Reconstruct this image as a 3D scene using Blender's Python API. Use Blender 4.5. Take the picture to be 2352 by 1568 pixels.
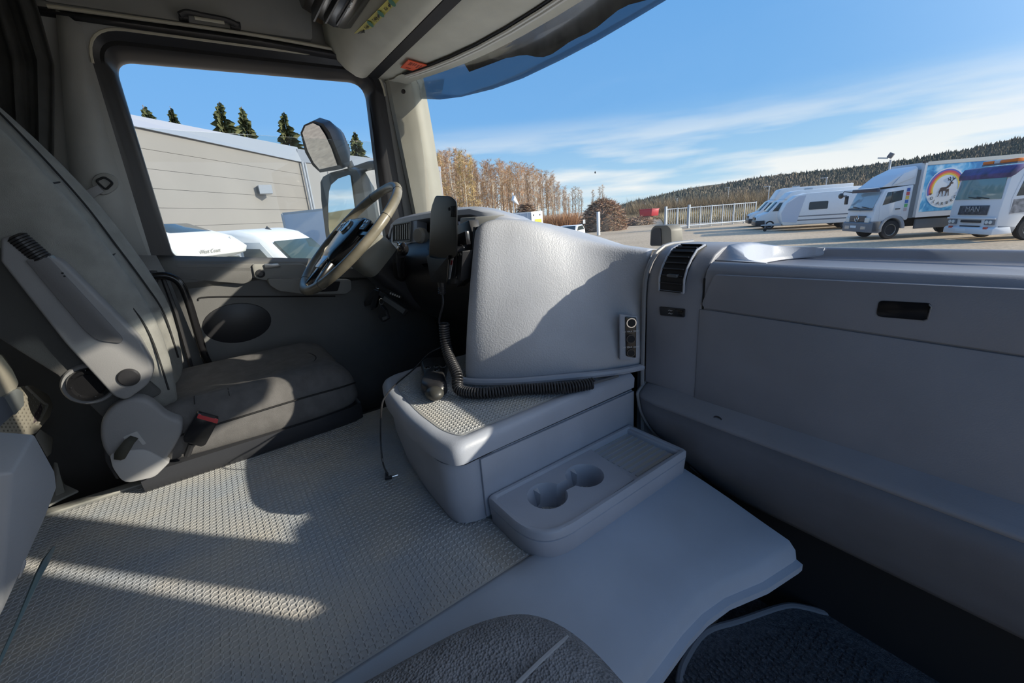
import bpy, bmesh, math, random
from mathutils import Vector, Matrix, noise
V = Vector
random.seed(7)
for o in list(bpy.data.objects):
    bpy.data.objects.remove(o)
C = bpy.context.scene.collection
SC = bpy.context.scene
R = math.radians

# ---------------------------------------------------------------- camera
F = 950.0                                    # focal length in pixels of a 2352 x 1568 frame
CAM = V((0.95, 0.0, 0.62))                   # x right, y forward, z up from the rubber mat, metres
def _d(px, py):
    return V((px-1176, -(py-784), -F)).normalized()
_f = _d(2600, 385); _l = _d(476, 549); _l = (_l - _f*_l.dot(_f)).normalized()
_x = -_l; _z = _x.cross(_f)
ROT = Matrix((_x, _f, _z))                   # camera space -> cab space
cam_d = bpy.data.cameras.new('camera'); cam = bpy.data.objects.new('camera', cam_d); C.objects.link(cam)
cam_d.sensor_width = 36.0; cam_d.lens = 36.0*F/2352; cam_d.clip_start = 0.01; cam_d.clip_end = 3000
cam.matrix_world = Matrix.Translation(CAM) @ ROT.to_4x4()
SC.camera = cam
def ray(px, py): return ROT @ V((px-1176, -(py-784), -F))/F
def PN(pts, c, n, d=0.0):                    # pixels on the plane through c with normal n
    c, n = V(c), V(n).normalized(); out = []
    for a, b in pts:
        r = ray(a, b); out.append(CAM + r*((c+n*d-CAM).dot(n)/r.dot(n)))
    return out
def P(px, py, **k):
    """a measured photo position on a plane x=, y= or z= of the cab, as a point in metres"""
    (a, v), = k.items(); i = 'xyz'.index(a); r = ray(px, py)
    return CAM + r*((v-CAM[i])/r[i])
def PP(pts, **k): return [P(a, b, **k) for a, b in pts]
GZ = -2.0                                    # yard level below the cab floor
def G(px, dist, z=GZ):                       # a spot of the yard seen in column px, dist metres away
    r = ray(px, 549-.077*(px-476)); h = V((r.x, r.y, 0)).normalized()
    return V((CAM.x+h.x*dist, CAM.y+h.y*dist, z))
def H(px, py, dist):                         # height above the yard of a pixel at a distance
    r = ray(px, py); return CAM.z + r.z*dist/math.hypot(r.x, r.y) - GZ

# ---------------------------------------------------------------- light
SUN_AZ, SUN_EL = R(41.5), R(21.5)              # to the right of +x towards +y ; elevation
sd = V((math.cos(SUN_AZ)*math.cos(SUN_EL), math.sin(SUN_AZ)*math.cos(SUN_EL), math.sin(SUN_EL)))
sl = bpy.data.lights.new('sun', 'SUN'); sl.energy = 5.3; sl.angle = R(.6); sl.color = (1, .905, .745)
so = bpy.data.objects.new('sun', sl); C.objects.link(so); so.rotation_euler = sd.to_track_quat('Z', 'Y').to_euler()
so.location = (0, 0, 30)
SC.view_settings.view_transform = 'Standard'; SC.view_settings.look = 'None'
SC.view_settings.gamma = 1; SC.view_settings.use_curve_mapping = False
SC.view_settings.exposure = 0.0
w = bpy.data.worlds.new('sky'); SC.world = w; w.use_nodes = True
nt = w.node_tree; nt.nodes.clear()
def N(nt, t, **k):
    n = nt.nodes.new(t)
    for a, b in k.items():
        if a.startswith('i_'):
            n.inputs[a[2:].replace('_', ' ')].default_value = b
        else: setattr(n, a, b)
    return n
def ramp(nt, stops, fac=None, interp='LINEAR'):
    n = nt.nodes.new('ShaderNodeValToRGB'); e = n.color_ramp; e.interpolation = interp
    while len(e.elements) < len(stops): e.elements.new(.5)
    for el, (p, c) in zip(e.elements, stops):
        el.position = p; el.color = (*c, 1) if len(c) == 3 else c
    if fac is not None: nt.links.new(fac, n.inputs[0])
    return n
def math_(nt, op, a, b=None, c=None):
    n = nt.nodes.new('ShaderNodeMath'); n.operation = op
    for i, v in enumerate((a, b, c)):
        if v is None: continue
        if isinstance(v, (int, float)): n.inputs[i].default_value = v
        else: nt.links.new(v, n.inputs[i])
    return n.outputs[0]
def mixc(nt, fac, a, b, blend='MIX'):
    n = nt.nodes.new('ShaderNodeMix'); n.data_type = 'RGBA'; n.blend_type = blend
    for s, v in ((0, fac), (6, a), (7, b)):
        if isinstance(v, (int, float)): n.inputs[s].default_value = v
        elif isinstance(v, tuple): n.inputs[s].default_value = (*v, 1)
        else: nt.links.new(v, n.inputs[s])
    return n.outputs[2]
tc = N(nt, 'ShaderNodeTexCoord'); sep = N(nt, 'ShaderNodeSeparateXYZ')
nt.links.new(tc.outputs['Generated'], sep.inputs[0])
zz = sep.outputs[2]
base = ramp(nt, [(0, (.60, .80, .92)), (.07, (.40, .66, .90)), (.20, (.20, .47, .87)), (.45, (.14, .39, .82)), (1, (.08, .24, .62))], zz)
dot = N(nt, 'ShaderNodeVectorMath', operation='DOT_PRODUCT'); nt.links.new(tc.outputs['Generated'], dot.inputs[0]); dot.inputs[1].default_value = sd
glow = math_(nt, 'POWER', math_(nt, 'MAXIMUM', dot.outputs['Value'], 0.0), 5.0)
gl3 = nt.nodes.new('ShaderNodeVectorMath'); gl3.operation = 'SCALE'; gl3.inputs[0].default_value = (1.0, 1.0, 1.0); nt.links.new(math_(nt, 'MULTIPLY', glow, 2.0), gl3.inputs[3])
c1 = mixc(nt, 1.0, base.outputs[0], gl3.outputs[0], 'ADD')
mp = N(nt, 'ShaderNodeMapping'); mp.inputs['Scale'].default_value = (1.3, 1.3, 11); nt.links.new(tc.outputs['Generated'], mp.inputs[0])
cn = N(nt, 'ShaderNodeTexNoise'); cn.inputs['Scale'].default_value = 1.6; cn.inputs['Detail'].default_value = 6; nt.links.new(mp.outputs[0], cn.inputs['Vector'])
cl = ramp(nt, [(.42, (0, 0, 0)), (.57, (1, 1, 1))], cn.outputs['Fac'])
band = ramp(nt, [(0, (.3, .3, .3)), (.03, (1, 1, 1)), (.10, (.8, .8, .8)), (.19, (0, 0, 0))], zz)
cf = math_(nt, 'MULTIPLY', math_(nt, 'MULTIPLY', cl.outputs[0], band.outputs[0]), .95)
c2 = mixc(nt, cf, c1, (1.0, 1.0, .98), 'LIGHTEN')
bg = N(nt, 'ShaderNodeBackground'); bg.inputs['Strength'].default_value = 1.0
nt.links.new(c2, bg.inputs['Color'])
wo = N(nt, 'ShaderNodeOutputWorld'); nt.links.new(bg.outputs[0], wo.inputs[0])

# ---------------------------------------------------------------- materials
MATS = {}
def mat(name, col, rough=.5, metal=0, bump=0, bscale=300, var=.0, vscale=8, spec=.5, col2=None, bdist=.002, emit=None, btype='noise', coat=0):
    if name in MATS: return MATS[name]
    m = bpy.data.materials.new(name); m.use_nodes = True; MATS[name] = m
    t = m.node_tree; b = t.nodes['Principled BSDF']
    b.inputs['Base Color'].default_value = (*col, 1); b.inputs['Roughness'].default_value = rough
    b.inputs['Metallic'].default_value = metal; b.inputs['Specular IOR Level'].default_value = spec
    if coat: b.inputs['Coat Weight'].default_value = coat
    if emit: b.inputs['Emission Color'].default_value = (*emit, 1); b.inputs['Emission Strength'].default_value = 1
    co = t.nodes.new('ShaderNodeTexCoord')
    if var or col2:
        n = N(t, 'ShaderNodeTexNoise'); n.inputs['Scale'].default_value = vscale; n.inputs['Detail'].default_value = 5
        t.links.new(co.outputs['Object'], n.inputs['Vector'])
        a = col if col2 else tuple(c*(1-var) for c in col); d = col2 if col2 else tuple(min(1, c*(1+var)) for c in col)
        r = ramp(t, [(.35, a), (.65, d)], n.outputs['Fac']); t.links.new(r.outputs[0], b.inputs['Base Color'])
    if bump:
        if btype == 'noise':
            n = N(t, 'ShaderNodeTexNoise'); n.inputs['Scale'].default_value = bscale; n.inputs['Detail'].default_value = 3; out = n.outputs['Fac']
        elif btype == 'vor':
            n = N(t, 'ShaderNodeTexVoronoi'); n.inputs['Scale'].default_value = bscale; out = n.outputs['Distance']
        else:
            n = N(t, 'ShaderNodeTexWave'); n.inputs['Scale'].default_value = bscale; n.inputs['Distortion'].default_value = 1; out = n.outputs['Fac']
        t.links.new(co.outputs['Object'], n.inputs['Vector'])
        bp = N(t, 'ShaderNodeBump'); bp.inputs['Strength'].default_value = bump; bp.inputs['Distance'].default_value = bdist
        t.links.new(out, bp.inputs['Height']); t.links.new(bp.outputs[0], b.inputs['Normal'])
    return m
def glass(name, tint=(1, 1, 1), gl=.08, dust=0.0, dcol=(.8, .8, .8)):
    m = bpy.data.materials.new(name); m.use_nodes = True; MATS[name] = m
    t = m.node_tree; t.nodes.clear()
    tr = N(t, 'ShaderNodeBsdfTransparent'); tr.inputs[0].default_value = (*tint, 1)
    g = N(t, 'ShaderNodeBsdfGlossy'); g.inputs['Roughness'].default_value = .02
    fr = N(t, 'ShaderNodeFresnel'); fr.inputs[0].default_value = 1.35
    mx = N(t, 'ShaderNodeMixShader'); t.links.new(math_(t, 'MULTIPLY', fr.outputs[0], gl*10), mx.inputs[0])
    t.links.new(tr.outputs[0], mx.inputs[1]); t.links.new(g.outputs[0], mx.inputs[2]); last = mx
    if dust:
        d = N(t, 'ShaderNodeBsdfDiffuse'); d.inputs[0].default_value = (*dcol, 1)
        m2 = N(t, 'ShaderNodeMixShader'); m2.inputs[0].default_value = dust
        t.links.new(mx.outputs[0], m2.inputs[1]); t.links.new(d.outputs[0], m2.inputs[2]); last = m2
    o = N(t, 'ShaderNodeOutputMaterial'); t.links.new(last.outputs[0], o.inputs[0])
    return m
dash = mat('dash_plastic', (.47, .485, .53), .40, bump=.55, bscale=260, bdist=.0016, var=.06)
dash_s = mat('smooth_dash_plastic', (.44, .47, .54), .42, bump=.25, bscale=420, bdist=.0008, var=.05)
dark = mat('black_plastic', (.034, .034, .038), .36, bump=.15, bscale=500, bdist=.0006)
black = mat('matt_black', (.016, .016, .018), .7)
gloss = mat('glossy_black', (.014, .014, .016), .18)
trim = mat('grey_trim_plastic', (.36, .36, .345), .55, bump=.3, bscale=500, bdist=.0008, var=.05)
dash_shaded = mat('shaded_dash_plastic', (.29, .30, .34), .47, bump=.25, bscale=420, bdist=.0008, var=.05)  # same dash plastic, with the shade of the rear-facing parts darkened into its colour
pillar = mat('pillar_plastic', (.30, .295, .255), .55, bump=.3, bscale=420, bdist=.0008, var=.05)
headm = mat('headliner_plastic', (.60, .58, .48), .6, bump=.3, bscale=420, bdist=.0008, var=.06)
doorm = mat('door_plastic', (.18, .18, .18), .5, bump=.35, bscale=380, bdist=.001, var=.06)
rubber = mat('rubber_mat', (.38, .415, .46), .40, bump=.3, bscale=250, bdist=.001, col2=(.52, .50, .46), vscale=5)
tunnelm = mat('tunnel_cover', (.42, .48, .57), .40, bump=.2, bscale=500, bdist=.0006, var=.08, vscale=4)
fabric = mat('seat_fabric', (.165, .16, .16), .9, bump=.7, bscale=700, bdist=.0015, var=.12, vscale=30)
fabric_l = mat('grey_seat_fabric', (.29, .29, .275), .9, bump=.6, bscale=700, bdist=.0015, var=.10, vscale=25)
carpet = mat('carpet', (.07, .07, .08), .95, bump=.9, bscale=400, bdist=.004, col2=(.15, .15, .165), vscale=160)
seatp = mat('seat_plastic', (.29, .29, .30), .5, bump=.25, bscale=420, bdist=.0008, var=.05)
curtm = mat('curtain_cloth', (.06, .06, .058), .95, bump=.5, bscale=600, bdist=.001, var=.2, vscale=12)
seal = mat('pale_seal', (.62, .58, .46), .55)
chrome = mat('chrome', (.7, .7, .7), .12, metal=1)
rail_m = mat('rail_metal', (.75, .73, .66), .35)
alu = mat('aluminium', (.45, .45, .44), .35, metal=1)
silver = mat('silver_plate', (.40, .43, .46), .3, metal=.8)
white = mat('white_paint', (.80, .80, .79), .35, var=.02)
whitep = mat('white_paper', (.8, .8, .8), .7)
wornrim = mat('worn_leather_rim', (.17, .155, .12), .32, bump=.2, bscale=120, bdist=.0008, col2=(.30, .27, .21), vscale=14)
red = mat('red_plastic', (.55, .06, .07), .35)
orange = mat('orange_sticker', (.86, .10, .03), .4)
yellow = mat('yellow_label', (.66, .58, .13), .5, var=.08, vscale=20)
beige = mat('beige_fabric', (.26, .19, .135), .8, bump=.3, bscale=400, bdist=.001)
ink = mat('black_ink', (.02, .02, .02), .6)
winkm = mat('white_ink', (.75, .75, .75), .6)
green = mat('green_ink', (.10, .28, .18), .6)
pane = glass('clear_pane', (.97, .985, .98), .07)
halfpane = glass('dusty_pane', (.95, .975, .965), .08, .035, (.85, .87, .85))
screen = glass('windscreen_glass', (.975, .985, .985), .022, .006, (.9, .9, .85))
smoke = glass('smoked_visor', (.42, .46, .50), .05)
mirrorm = mat('mirror_glass', (.86, .88, .90), .02, metal=1)
carglass = mat('car_window_glass', (.035, .05, .055), .06, spec=.8)
tyre = mat('tyre_rubber', (.022, .022, .023), .8)

# ---------------------------------------------------------------- helpers
OFF = {}
def V3(p): return p if isinstance(p, Vector) else V(p)
def bm_(): return bmesh.new()
def prism(bm, pts, vec):
    pts = [V3(p) for p in pts]; vec = V3(vec)
    a = [bm.verts.new(p) for p in pts]; b = [bm.verts.new(p+vec) for p in pts]
    bm.faces.new(a); bm.faces.new(b[::-1]); n = len(a)
    for i in range(n): bm.faces.new((a[i], b[i], b[(i+1) % n], a[(i+1) % n]))
    return bm
def box(bm, c, s, rot=None):
    c = V3(c); m = Matrix.Translation(c) @ (rot.to_4x4() if rot else Matrix()) @ Matrix.Diagonal((*s, 1))
    bmesh.ops.create_cube(bm, size=1, matrix=m); return bm
def bb(bm, lo, hi): return box(bm, [(a+b)/2 for a, b in zip(lo, hi)], [abs(b-a) for a, b in zip(lo, hi)])
def rpoly(pts, r, n=4):
    pts = [V3(p) for p in pts]; out = []; k = len(pts)
    for i, p in enumerate(pts):
        a = pts[i-1]-p; b = pts[(i+1) % k]-p; ri = r[i] if isinstance(r, (list, tuple)) else r
        A = p+a.normalized()*min(ri, a.length*.48); B = p+b.normalized()*min(ri, b.length*.48)
        for j in range(n+1):
            t = j/n; out.append(A*(1-t)**2 + p*2*t*(1-t) + B*t*t)
    return out
def spline(pts, n=6, closed=False):
    pts = [V3(p) for p in pts]; k = len(pts); out = []
    for i in range(k if closed else k-1):
        g = (lambda j: pts[j % k]) if closed else (lambda j: pts[min(max(j, 0), k-1)])
        p0, p1, p2, p3 = g(i-1), g(i), g(i+1), g(i+2)
        for j in range(n):
            t = j/n
            out.append(.5*((2*p1)+(p2-p0)*t+(2*p0-5*p1+4*p2-p3)*t*t+(3*p1-p0-3*p2+p3)*t**3))
    if not closed: out.append(pts[-1])
    return out
def loft(bm, loops, closed=True, cap=True):
    L = [[bm.verts.new(V3(p)) for p in l] for l in loops]; n = len(L[0])
    for a, b in zip(L, L[1:]):
        for i in range(n if closed else n-1):
            bm.faces.new((a[i], a[(i+1) % n], b[(i+1) % n], b[i]))
    if cap and closed:
        bm.faces.new(L[0][::-1]); bm.faces.new(L[-1])
    return bm
def grid(bm, rows): return loft(bm, rows, closed=False, cap=False)
def frames(pts, closed=False):
    n = len(pts); T = []
    for i in range(n):
        a = pts[i-1] if (i or closed) else pts[0]; b = pts[(i+1) % n] if (i < n-1 or closed) else pts[-1]
        t = (b-a); T.append(t.normalized() if t.length > 1e-9 else V((0, 0, 1)))
    u = T[0].orthogonal().normalized(); out = []
    for t in T:
        u = (u-t*u.dot(t)); u = u.normalized() if u.length > 1e-6 else t.orthogonal().normalized()
        out.append((t, u, t.cross(u)))
    return out
def tube(bm, pts, r, n=8, closed=False, flat=1.0):
    pts = [V3(p) for p in pts]; L = []
    for i, (p, (t, u, v)) in enumerate(zip(pts, frames(pts, closed))):
        ri = r[i] if isinstance(r, (list, tuple)) else r
        L.append([p+(u*math.cos(2*math.pi*j/n)+v*math.sin(2*math.pi*j/n)*flat)*ri for j in range(n)])
    if closed: L.append(L[0]); vs = None
    if closed:
        Lv = [[bm.verts.new(p) for p in l] for l in L[:-1]]
        for k in range(len(Lv)):
            a, b = Lv[k], Lv[(k+1) % len(Lv)]
            for i in range(n): bm.faces.new((a[i], a[(i+1) % n], b[(i+1) % n], b[i]))
    else: loft(bm, L)
    return bm
def lathe(bm, prof, c=(0, 0, 0), ax=(0, 0, 1), n=24, up=None):
    """prof: (radius, height along the axis)"""
    ax = V3(ax).normalized(); u = ax.orthogonal().normalized(); v = ax.cross(u); c = V3(c)
    L = [[c+ax*h+(u*math.cos(2*math.pi*j/n)+v*math.sin(2*math.pi*j/n))*max(r, 1e-4) for j in range(n)] for r, h in prof]
    return loft(bm, L)
def hull(bm, pts):
    vs = [bm.verts.new(V3(p)) for p in pts]
    bmesh.ops.convex_hull(bm, input=vs); return bm
def ell(bm, c, s, rot=None, u=14, v=9):
    m = Matrix.Translation(V3(c)) @ (rot.to_4x4() if rot else Matrix()) @ Matrix.Diagonal((*s, 1))
    bmesh.ops.create_uvsphere(bm, u_segments=u, v_segments=v, radius=1, matrix=m); return bm
def obj(name, bm, m, parent=None, bevel=0, seg=2, angle=35, solid=0, sub=0, at=None, label=None, kind=None, keepn=False, soff=0.0):
    off = OFF.get(parent.as_pointer(), V((0, 0, 0))) if parent else (V3(at) if at is not None else V((0, 0, 0)))
    if bevel:
        bmesh.ops.remove_doubles(bm, verts=bm.verts, dist=1e-5)
        bmesh.ops.recalc_face_normals(bm, faces=bm.faces)
        es = [e for e in bm.edges if len(e.link_faces) == 2 and e.calc_face_angle(0) > R(28)]
        bmesh.ops.bevel(bm, geom=es, offset=bevel, segments=seg, affect='EDGES', profile=.5, clamp_overlap=True)
    if not keepn: bmesh.ops.recalc_face_normals(bm, faces=bm.faces)
    if off.length: bmesh.ops.translate(bm, verts=bm.verts, vec=-off)
    me = bpy.data.meshes.new(name); bm.to_mesh(me); bm.free()
    me.shade_smooth()
    try: me.set_sharp_from_angle(angle=R(angle))
    except Exception: pass
    for mm in (m if isinstance(m, (list, tuple)) else [m]): me.materials.append(mm)
    o = bpy.data.objects.new(name, me); C.objects.link(o)
    if parent: o.parent = parent; OFF[o.as_pointer()] = off
    else: o.location = off; OFF[o.as_pointer()] = off
    if solid:
        s = o.modifiers.new('solid', 'SOLIDIFY'); s.thickness = solid; s.offset = soff
    if sub:
        s = o.modifiers.new('sub', 'SUBSURF'); s.levels = sub; s.render_levels = sub
    if label: o['label'] = label
    if kind: o['kind'] = kind
    return o
def tag(o, label, cat, group=None, kind=None):
    if label: o['label'] = label
    if cat: o['category'] = cat
    if group: o['group'] = group
    if kind: o['kind'] = kind
    return o
def thing(name, label, cat, loc=(0, 0, 0), rotz=None, group=None):
    o = bpy.data.objects.new(name, None); C.objects.link(o); o.empty_display_size = .05
    o.location = loc; tag(o, label, cat, group)
    if rotz is not None: o.rotation_euler = (0, 0, rotz); OFF[o.as_pointer()] = V((0, 0, 0))
    else: OFF[o.as_pointer()] = V3(loc)
    return o
def struct(o): o['kind'] = 'structure'; return o
def sempty(name, loc=(0, 0, 0)):
    o = bpy.data.objects.new(name, None); C.objects.link(o); o.location = loc; OFF[o.as_pointer()] = V3(loc); o['kind'] = 'structure'; return o
def dup(root, loc=None, rotz=None, label=None, scale=None, group=None):
    r = root.copy(); C.objects.link(r)
    if loc is not None: r.location = loc
    if rotz is not None: r.rotation_euler = (0, 0, rotz)
    if scale is not None: r.scale = scale if hasattr(scale, '__len__') else (scale,)*3
    if label: r['label'] = label
    if group: r['group'] = group
    for ch in list(root.children):
        c = ch.copy(); C.objects.link(c); c.parent = r
        for g in ch.children:
            d = g.copy(); C.objects.link(d); d.parent = c
    return r
def text(name, s, m, parent, mtx, size, ext=.002, align='CENTER', spacing=1.0):
    cu = bpy.data.curves.new(name, 'FONT'); cu.body = s; cu.size = size; cu.extrude = ext; cu.align_x = align; cu.align_y = 'CENTER'; cu.space_character = spacing
    cu.materials.append(m); o = bpy.data.objects.new(name, cu); C.objects.link(o)
    off = OFF.get(parent.as_pointer(), V((0, 0, 0)))
    TEXTS.append((o, name, parent, Matrix.Translation(-off) @ mtx))
    return o
TEXTS = []
def basis(o, x, y):                          # a frame with origin o, x axis x, y axis roughly y
    x = V3(x).normalized(); z = x.cross(V3(y)).normalized(); y = z.cross(x)
    m = Matrix((x, y, z)).transposed().to_4x4(); m.translation = V3(o); return m

# ================================================================ cab shell
def yz(y, z, x): return V((x, y, z))
Wc = PP([(258, 133), (842, 186), (893, 598), (398, 592)], x=-1.0)
Sc = [P(186, 56, x=-.955), P(872, 146, x=-.955), P(948, 575, x=-.965), P(350, 600, x=-.985)]
Sc[2].z = .40; Sc[3].z = .52; Sc[3].x = Sc[2].x = -1.0
Mc = [a.lerp(b, .42) for a, b in zip(Wc, Sc)]
for p in Mc[:2]: p.x = -.968
Nc = [a.lerp(b, .62) for a, b in zip(Wc, Sc)]
for p in Nc[:2]: p.x = -.972
Wl, Ml, Nl, Sl = (rpoly(c, r, 8) for c, r in ((Wc, [.05, .07, .03, .03]), (Mc, [.06, .08, .03, .03]), (Nc, [.07, .09, .03, .03]), (Sc, [.10, .12, .03, .03])))
Wo = [p+V((-.04, 0, 0)) for p in Wl]
Ol = rpoly([V((-.95, -1.0, 1.30)), V((-.95, .90, 1.30)), V((-1.0, .90, .36)), V((-1.0, -1.0, .44))], .01, 8)

d1 = sempty('door_1', (-1.0, .3, .5))
obj('window_frame', loft(bm_(), [Wo, Wl, Ml, Nl, Sl], cap=False), dark, d1, angle=50)
S3 = [p+V((.004, 0, 0)) for p in Sl]
def arcs(l, z): return [p for p in l if p.z > z]
top = [p for p in S3 if p.z > .56]
# order: start lower left, over the top, to lower right
cut = max(range(len(S3)), key=lambda i: (S3[i]-S3[i-1]).length if S3[i].z < .56 or S3[i-1].z < .56 else -1)
top = sorted(top, key=lambda p: math.atan2(p.z-.85, p.y-.3), reverse=True)
k0 = min(range(len(top)), key=lambda i: (top[i].y+top[i].z*.2 if top[i].y < .2 else 9) if top[i].z < .7 else 99)
loopi = [p for p in S3]
i0 = min(range(len(loopi)), key=lambda i: loopi[i].z if loopi[i].y < .2 else 9)
seq = loopi[i0+1:]+loopi[:i0+1]
seq = [p for p in seq if p.z > .57]
obj('door_seal', tube(bm_(), seq, .0045, 6), seal, d1)
seq2 = [p+V((.006, (p.y-.3)*.035, (p.z-.85)*.045+.004)) for p in seq]

# left wall above the beltline, around the door opening
struct(obj('wall_left', loft(bm_(), [Sl, Ol], cap=False), trim, at=(-.95, 0, .44), solid=.012, soff=0))
# lower door panel
beltL, beltR = V((-.985, -.20, .565)), V((-.985, .95, .52))
bmd = bm_()
zb_ = lambda y: .570-.139*(max(-.2, y)+.114)
prof = lambda y: [V((-1.0, y, zb_(y)-.006)), V((-.970, y, zb_(y)-.026)), V((-.958, y, zb_(y)-.04)), V((-.962, y, min(.48, zb_(y)-.07))), V((-.985, y, .455 if zb_(y) > .5 else .40)), V((-.988, y, .38)), V((-.985, y, .1)), V((-.97, y, -.1)), V((-.965, y, -.4))]
grid(bmd, [prof(y) for y in (-.18, -.1, .05, .2, .4, .6, .8, .95)])
obj('door_panel', bmd, doorm, d1, solid=.02, soff=0)
# armrest ledge, handle, speaker grille and trim of the door
pb = P(580, 620, x=-.945)
obj('upper_trim', prism(bm_(), rpoly(PP([(402, 606), (585, 604), (578, 645), (560, 652), (415, 640)], x=-.950), .008), (-.02, 0, 0)), doorm, d1, bevel=.004)
hb = obj('handle_recess', prism(bm_(), rpoly(PP([(578, 606), (700, 606), (720, 640), (640, 648), (586, 640)], x=-.940), .012), (-.03, 0, 0)), trim, d1, bevel=.006)
obj('door_handle', prism(bm_(), rpoly(PP([(606, 607), (640, 604), (646, 613), (610, 617)], x=-.932), .004), (-.012, 0, 0)), alu, hb, bevel=.002, label='bright metal door handle')
obj('lock_button', lathe(bm_(), [(0, .0), (.016, 0), (.016, .004), (.011, .005), (.010, .002), (0, .002)], P(598, 628, x=-.941), (1, 0, 0)), dark, hb)
pk = bm_(); prism(pk, rpoly(PP([(614, 640), (700, 640), (806, 642), (808, 665), (796, 675), (700, 676), (640, 668), (620, 655)], x=-.905), .010), (-.08, 0, 0))
pkt = obj('door_pocket', pk, trim, d1, bevel=.006)
obj('pocket_opening', prism(bm_(), rpoly(PP([(700, 648), (782, 646), (776, 668), (706, 672)], x=-.9035), .006), (-.004, 0, 0)), black, pkt)
sp = obj('speaker_cover', prism(bm_(), rpoly(PP([(462, 712), (500, 683), (560, 683), (690, 684), (700, 760), (640, 812), (540, 806), (480, 790)], x=-.978), .03, 6), (-.02, 0, 0)), doorm, d1, bevel=.005)
c0 = P(547, 742, x=-.974); ring = [c0+V((0, .115*math.cos(t), .078*math.sin(t))) for t in [i*math.pi/16 for i in range(32)]]
gr = obj('speaker_grille', prism(bm_(), ring, (-.012, 0, 0)), dark, sp, bevel=.003)
obj('panel_seam', tube(bm_(), spline(PP([(455, 690), (478, 682), (640, 681), (770, 680)], x=-.976), 5), .003, 6), black, d1)
# window pane, half lowered, and its lower rubber
w1 = sempty('window_1', (-1.0, .3, .57))
topy = P(560, 299, x=-1.02).z
obj('window_pane', prism(bm_(), [P(415, 640, x=-1.02), P(300, 290, x=-1.02)*1, P(425, 300, x=-1.02), P(872, 327, x=-1.02), P(905, 640, x=-1.02)], (-.004, 0, 0)), halfpane, w1)
obj('window_rubber', tube(bm_(), [P(395, 596, x=-.995), P(560, 599, x=-.995), P(900, 604, x=-.995)], .007, 6), black, w1)

# B-pillar cover and its shadow gap behind the door
struct(obj('trim_1', grid(bm_(), [PP([(188, 62), (205, 150), (240, 290), (290, 450), (345, 600)], x=-.948), PP([(160, 40), (175, 150), (200, 290), (225, 450), (262, 600)], x=-.938), PP([(128, 22), (140, 150), (150, 290), (165, 450), (200, 600)], x=-.938)]), trim, at=(-.94, -.25, .5), solid=.008))
bmp = bm_(); grid(bmp, [[V((-.93, -.155, .58)), V((-.93, -.30, .60)), V((-.93, -1.0, .60))], [V((-.93, -.14, .50)), V((-.93, -.3, .5)), V((-.93, -1.0, .5))], [V((-.94, -.12, .20)), V((-.94, -.3, .2)), V((-.94, -1.0, .2))], [V((-.94, -.12, -.4)), V((-.94, -.3, -.4)), V((-.94, -1.0, -.4))]])
struct(obj('trim_2', bmp, doorm, at=(-.93, -.3, -.3), solid=.01))
struct(obj('trim_3', tube(bm_(), PP([(375, 640), (405, 720), (445, 862)], x=-.925), .007, 6), dark, at=(-.925, -.12, .1)))

# the other walls of the cab
bwr = bm_(); bb(bwr, (1.24, -1.02, -.4), (1.27, -.25, 1.30)); bb(bwr, (1.24, -.25, 1.20), (1.27, .90, 1.30))
struct(obj('wall_right', bwr, trim, at=(1.25, 0, -.4)))
# passenger door standing open, swung out from its front hinge
hx0, hy0, th = 1.262, .802, R(85)
def leaf(y, z, dn=0.0):                        # y of the closed leaf -> the swung leaf
    d = .84-y; return V((hx0+d*math.sin(th)+dn*math.cos(th), hy0-d*math.cos(th)+dn*math.sin(th), z))
Wr = [V((p.x, p.y+(.06*max(0, min(1, (p.y-.3)/.35))), p.z)) for p in Wl]
Or = rpoly([V((0, -.22, 1.24)), V((0, .84, 1.24)), V((0, .84, .40)), V((0, -.22, .40))], .03, 8)
struct(obj('trim_5', bb(bm_(), (1.235, .79, -.4), (1.30, .92, .50)), dark, at=(1.26, .85, -.4), bevel=.01))
d2 = sempty('door_2', (hx0, hy0, -.4))
obj('window_frame', loft(bm_(), [[leaf(p.y, p.z, .0) for p in Wr], [leaf(p.y, p.z, .0) for p in Or], [leaf(p.y, p.z, .05) for p in Or], [leaf(p.y, p.z, .05) for p in Wr], [leaf(p.y, p.z, .0) for p in Wr]], cap=False), dark, d2)
obj('door_panel', prism(bm_(), [leaf(-.22, -.40), leaf(.84, -.40), leaf(.84, .44), leaf(-.22, .54)], leaf(0, 0, .06)-leaf(0, 0)), doorm, d2, bevel=.006)
w2 = obj('window_2', prism(bm_(), [leaf(p.y, p.z, .022) for p in Wr], (leaf(0, 0, .004)-leaf(0, 0))), pane, at=leaf(.3, .5)); struct(w2)
struct(obj('wall_back', bb(bm_(), (-1.06, -1.02, -.4), (1.27, -1.0, 1.62)), curtm, at=(0, -1.0, -.4)))
struct(obj('ceiling', bb(bm_(), (-1.06, -1.02, 1.62), (1.27, .80, 1.64)), headm, at=(0, 0, 1.62)))
struct(obj('wall_left_upper', bb(bm_(), (-1.0, -1.02, 1.28), (-.97, .80, 1.64)), trim, at=(-.98, 0, 1.28)))
struct(obj('wall_right_upper', bb(bm_(), (1.25, -1.02, 1.28), (1.27, .80, 1.64)), trim, at=(1.07, 0, 1.28)))
struct(obj('wall_front', bb(bm_(), (-1.06, .95, -.42), (1.27, .97, .44)), black, at=(0, .96, -.42)))
struct(obj('floor', bb(bm_(), (-1.06, -1.02, -.42), (1.27, .97, -.38)), carpet, at=(0, 0, -.42)))
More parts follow.
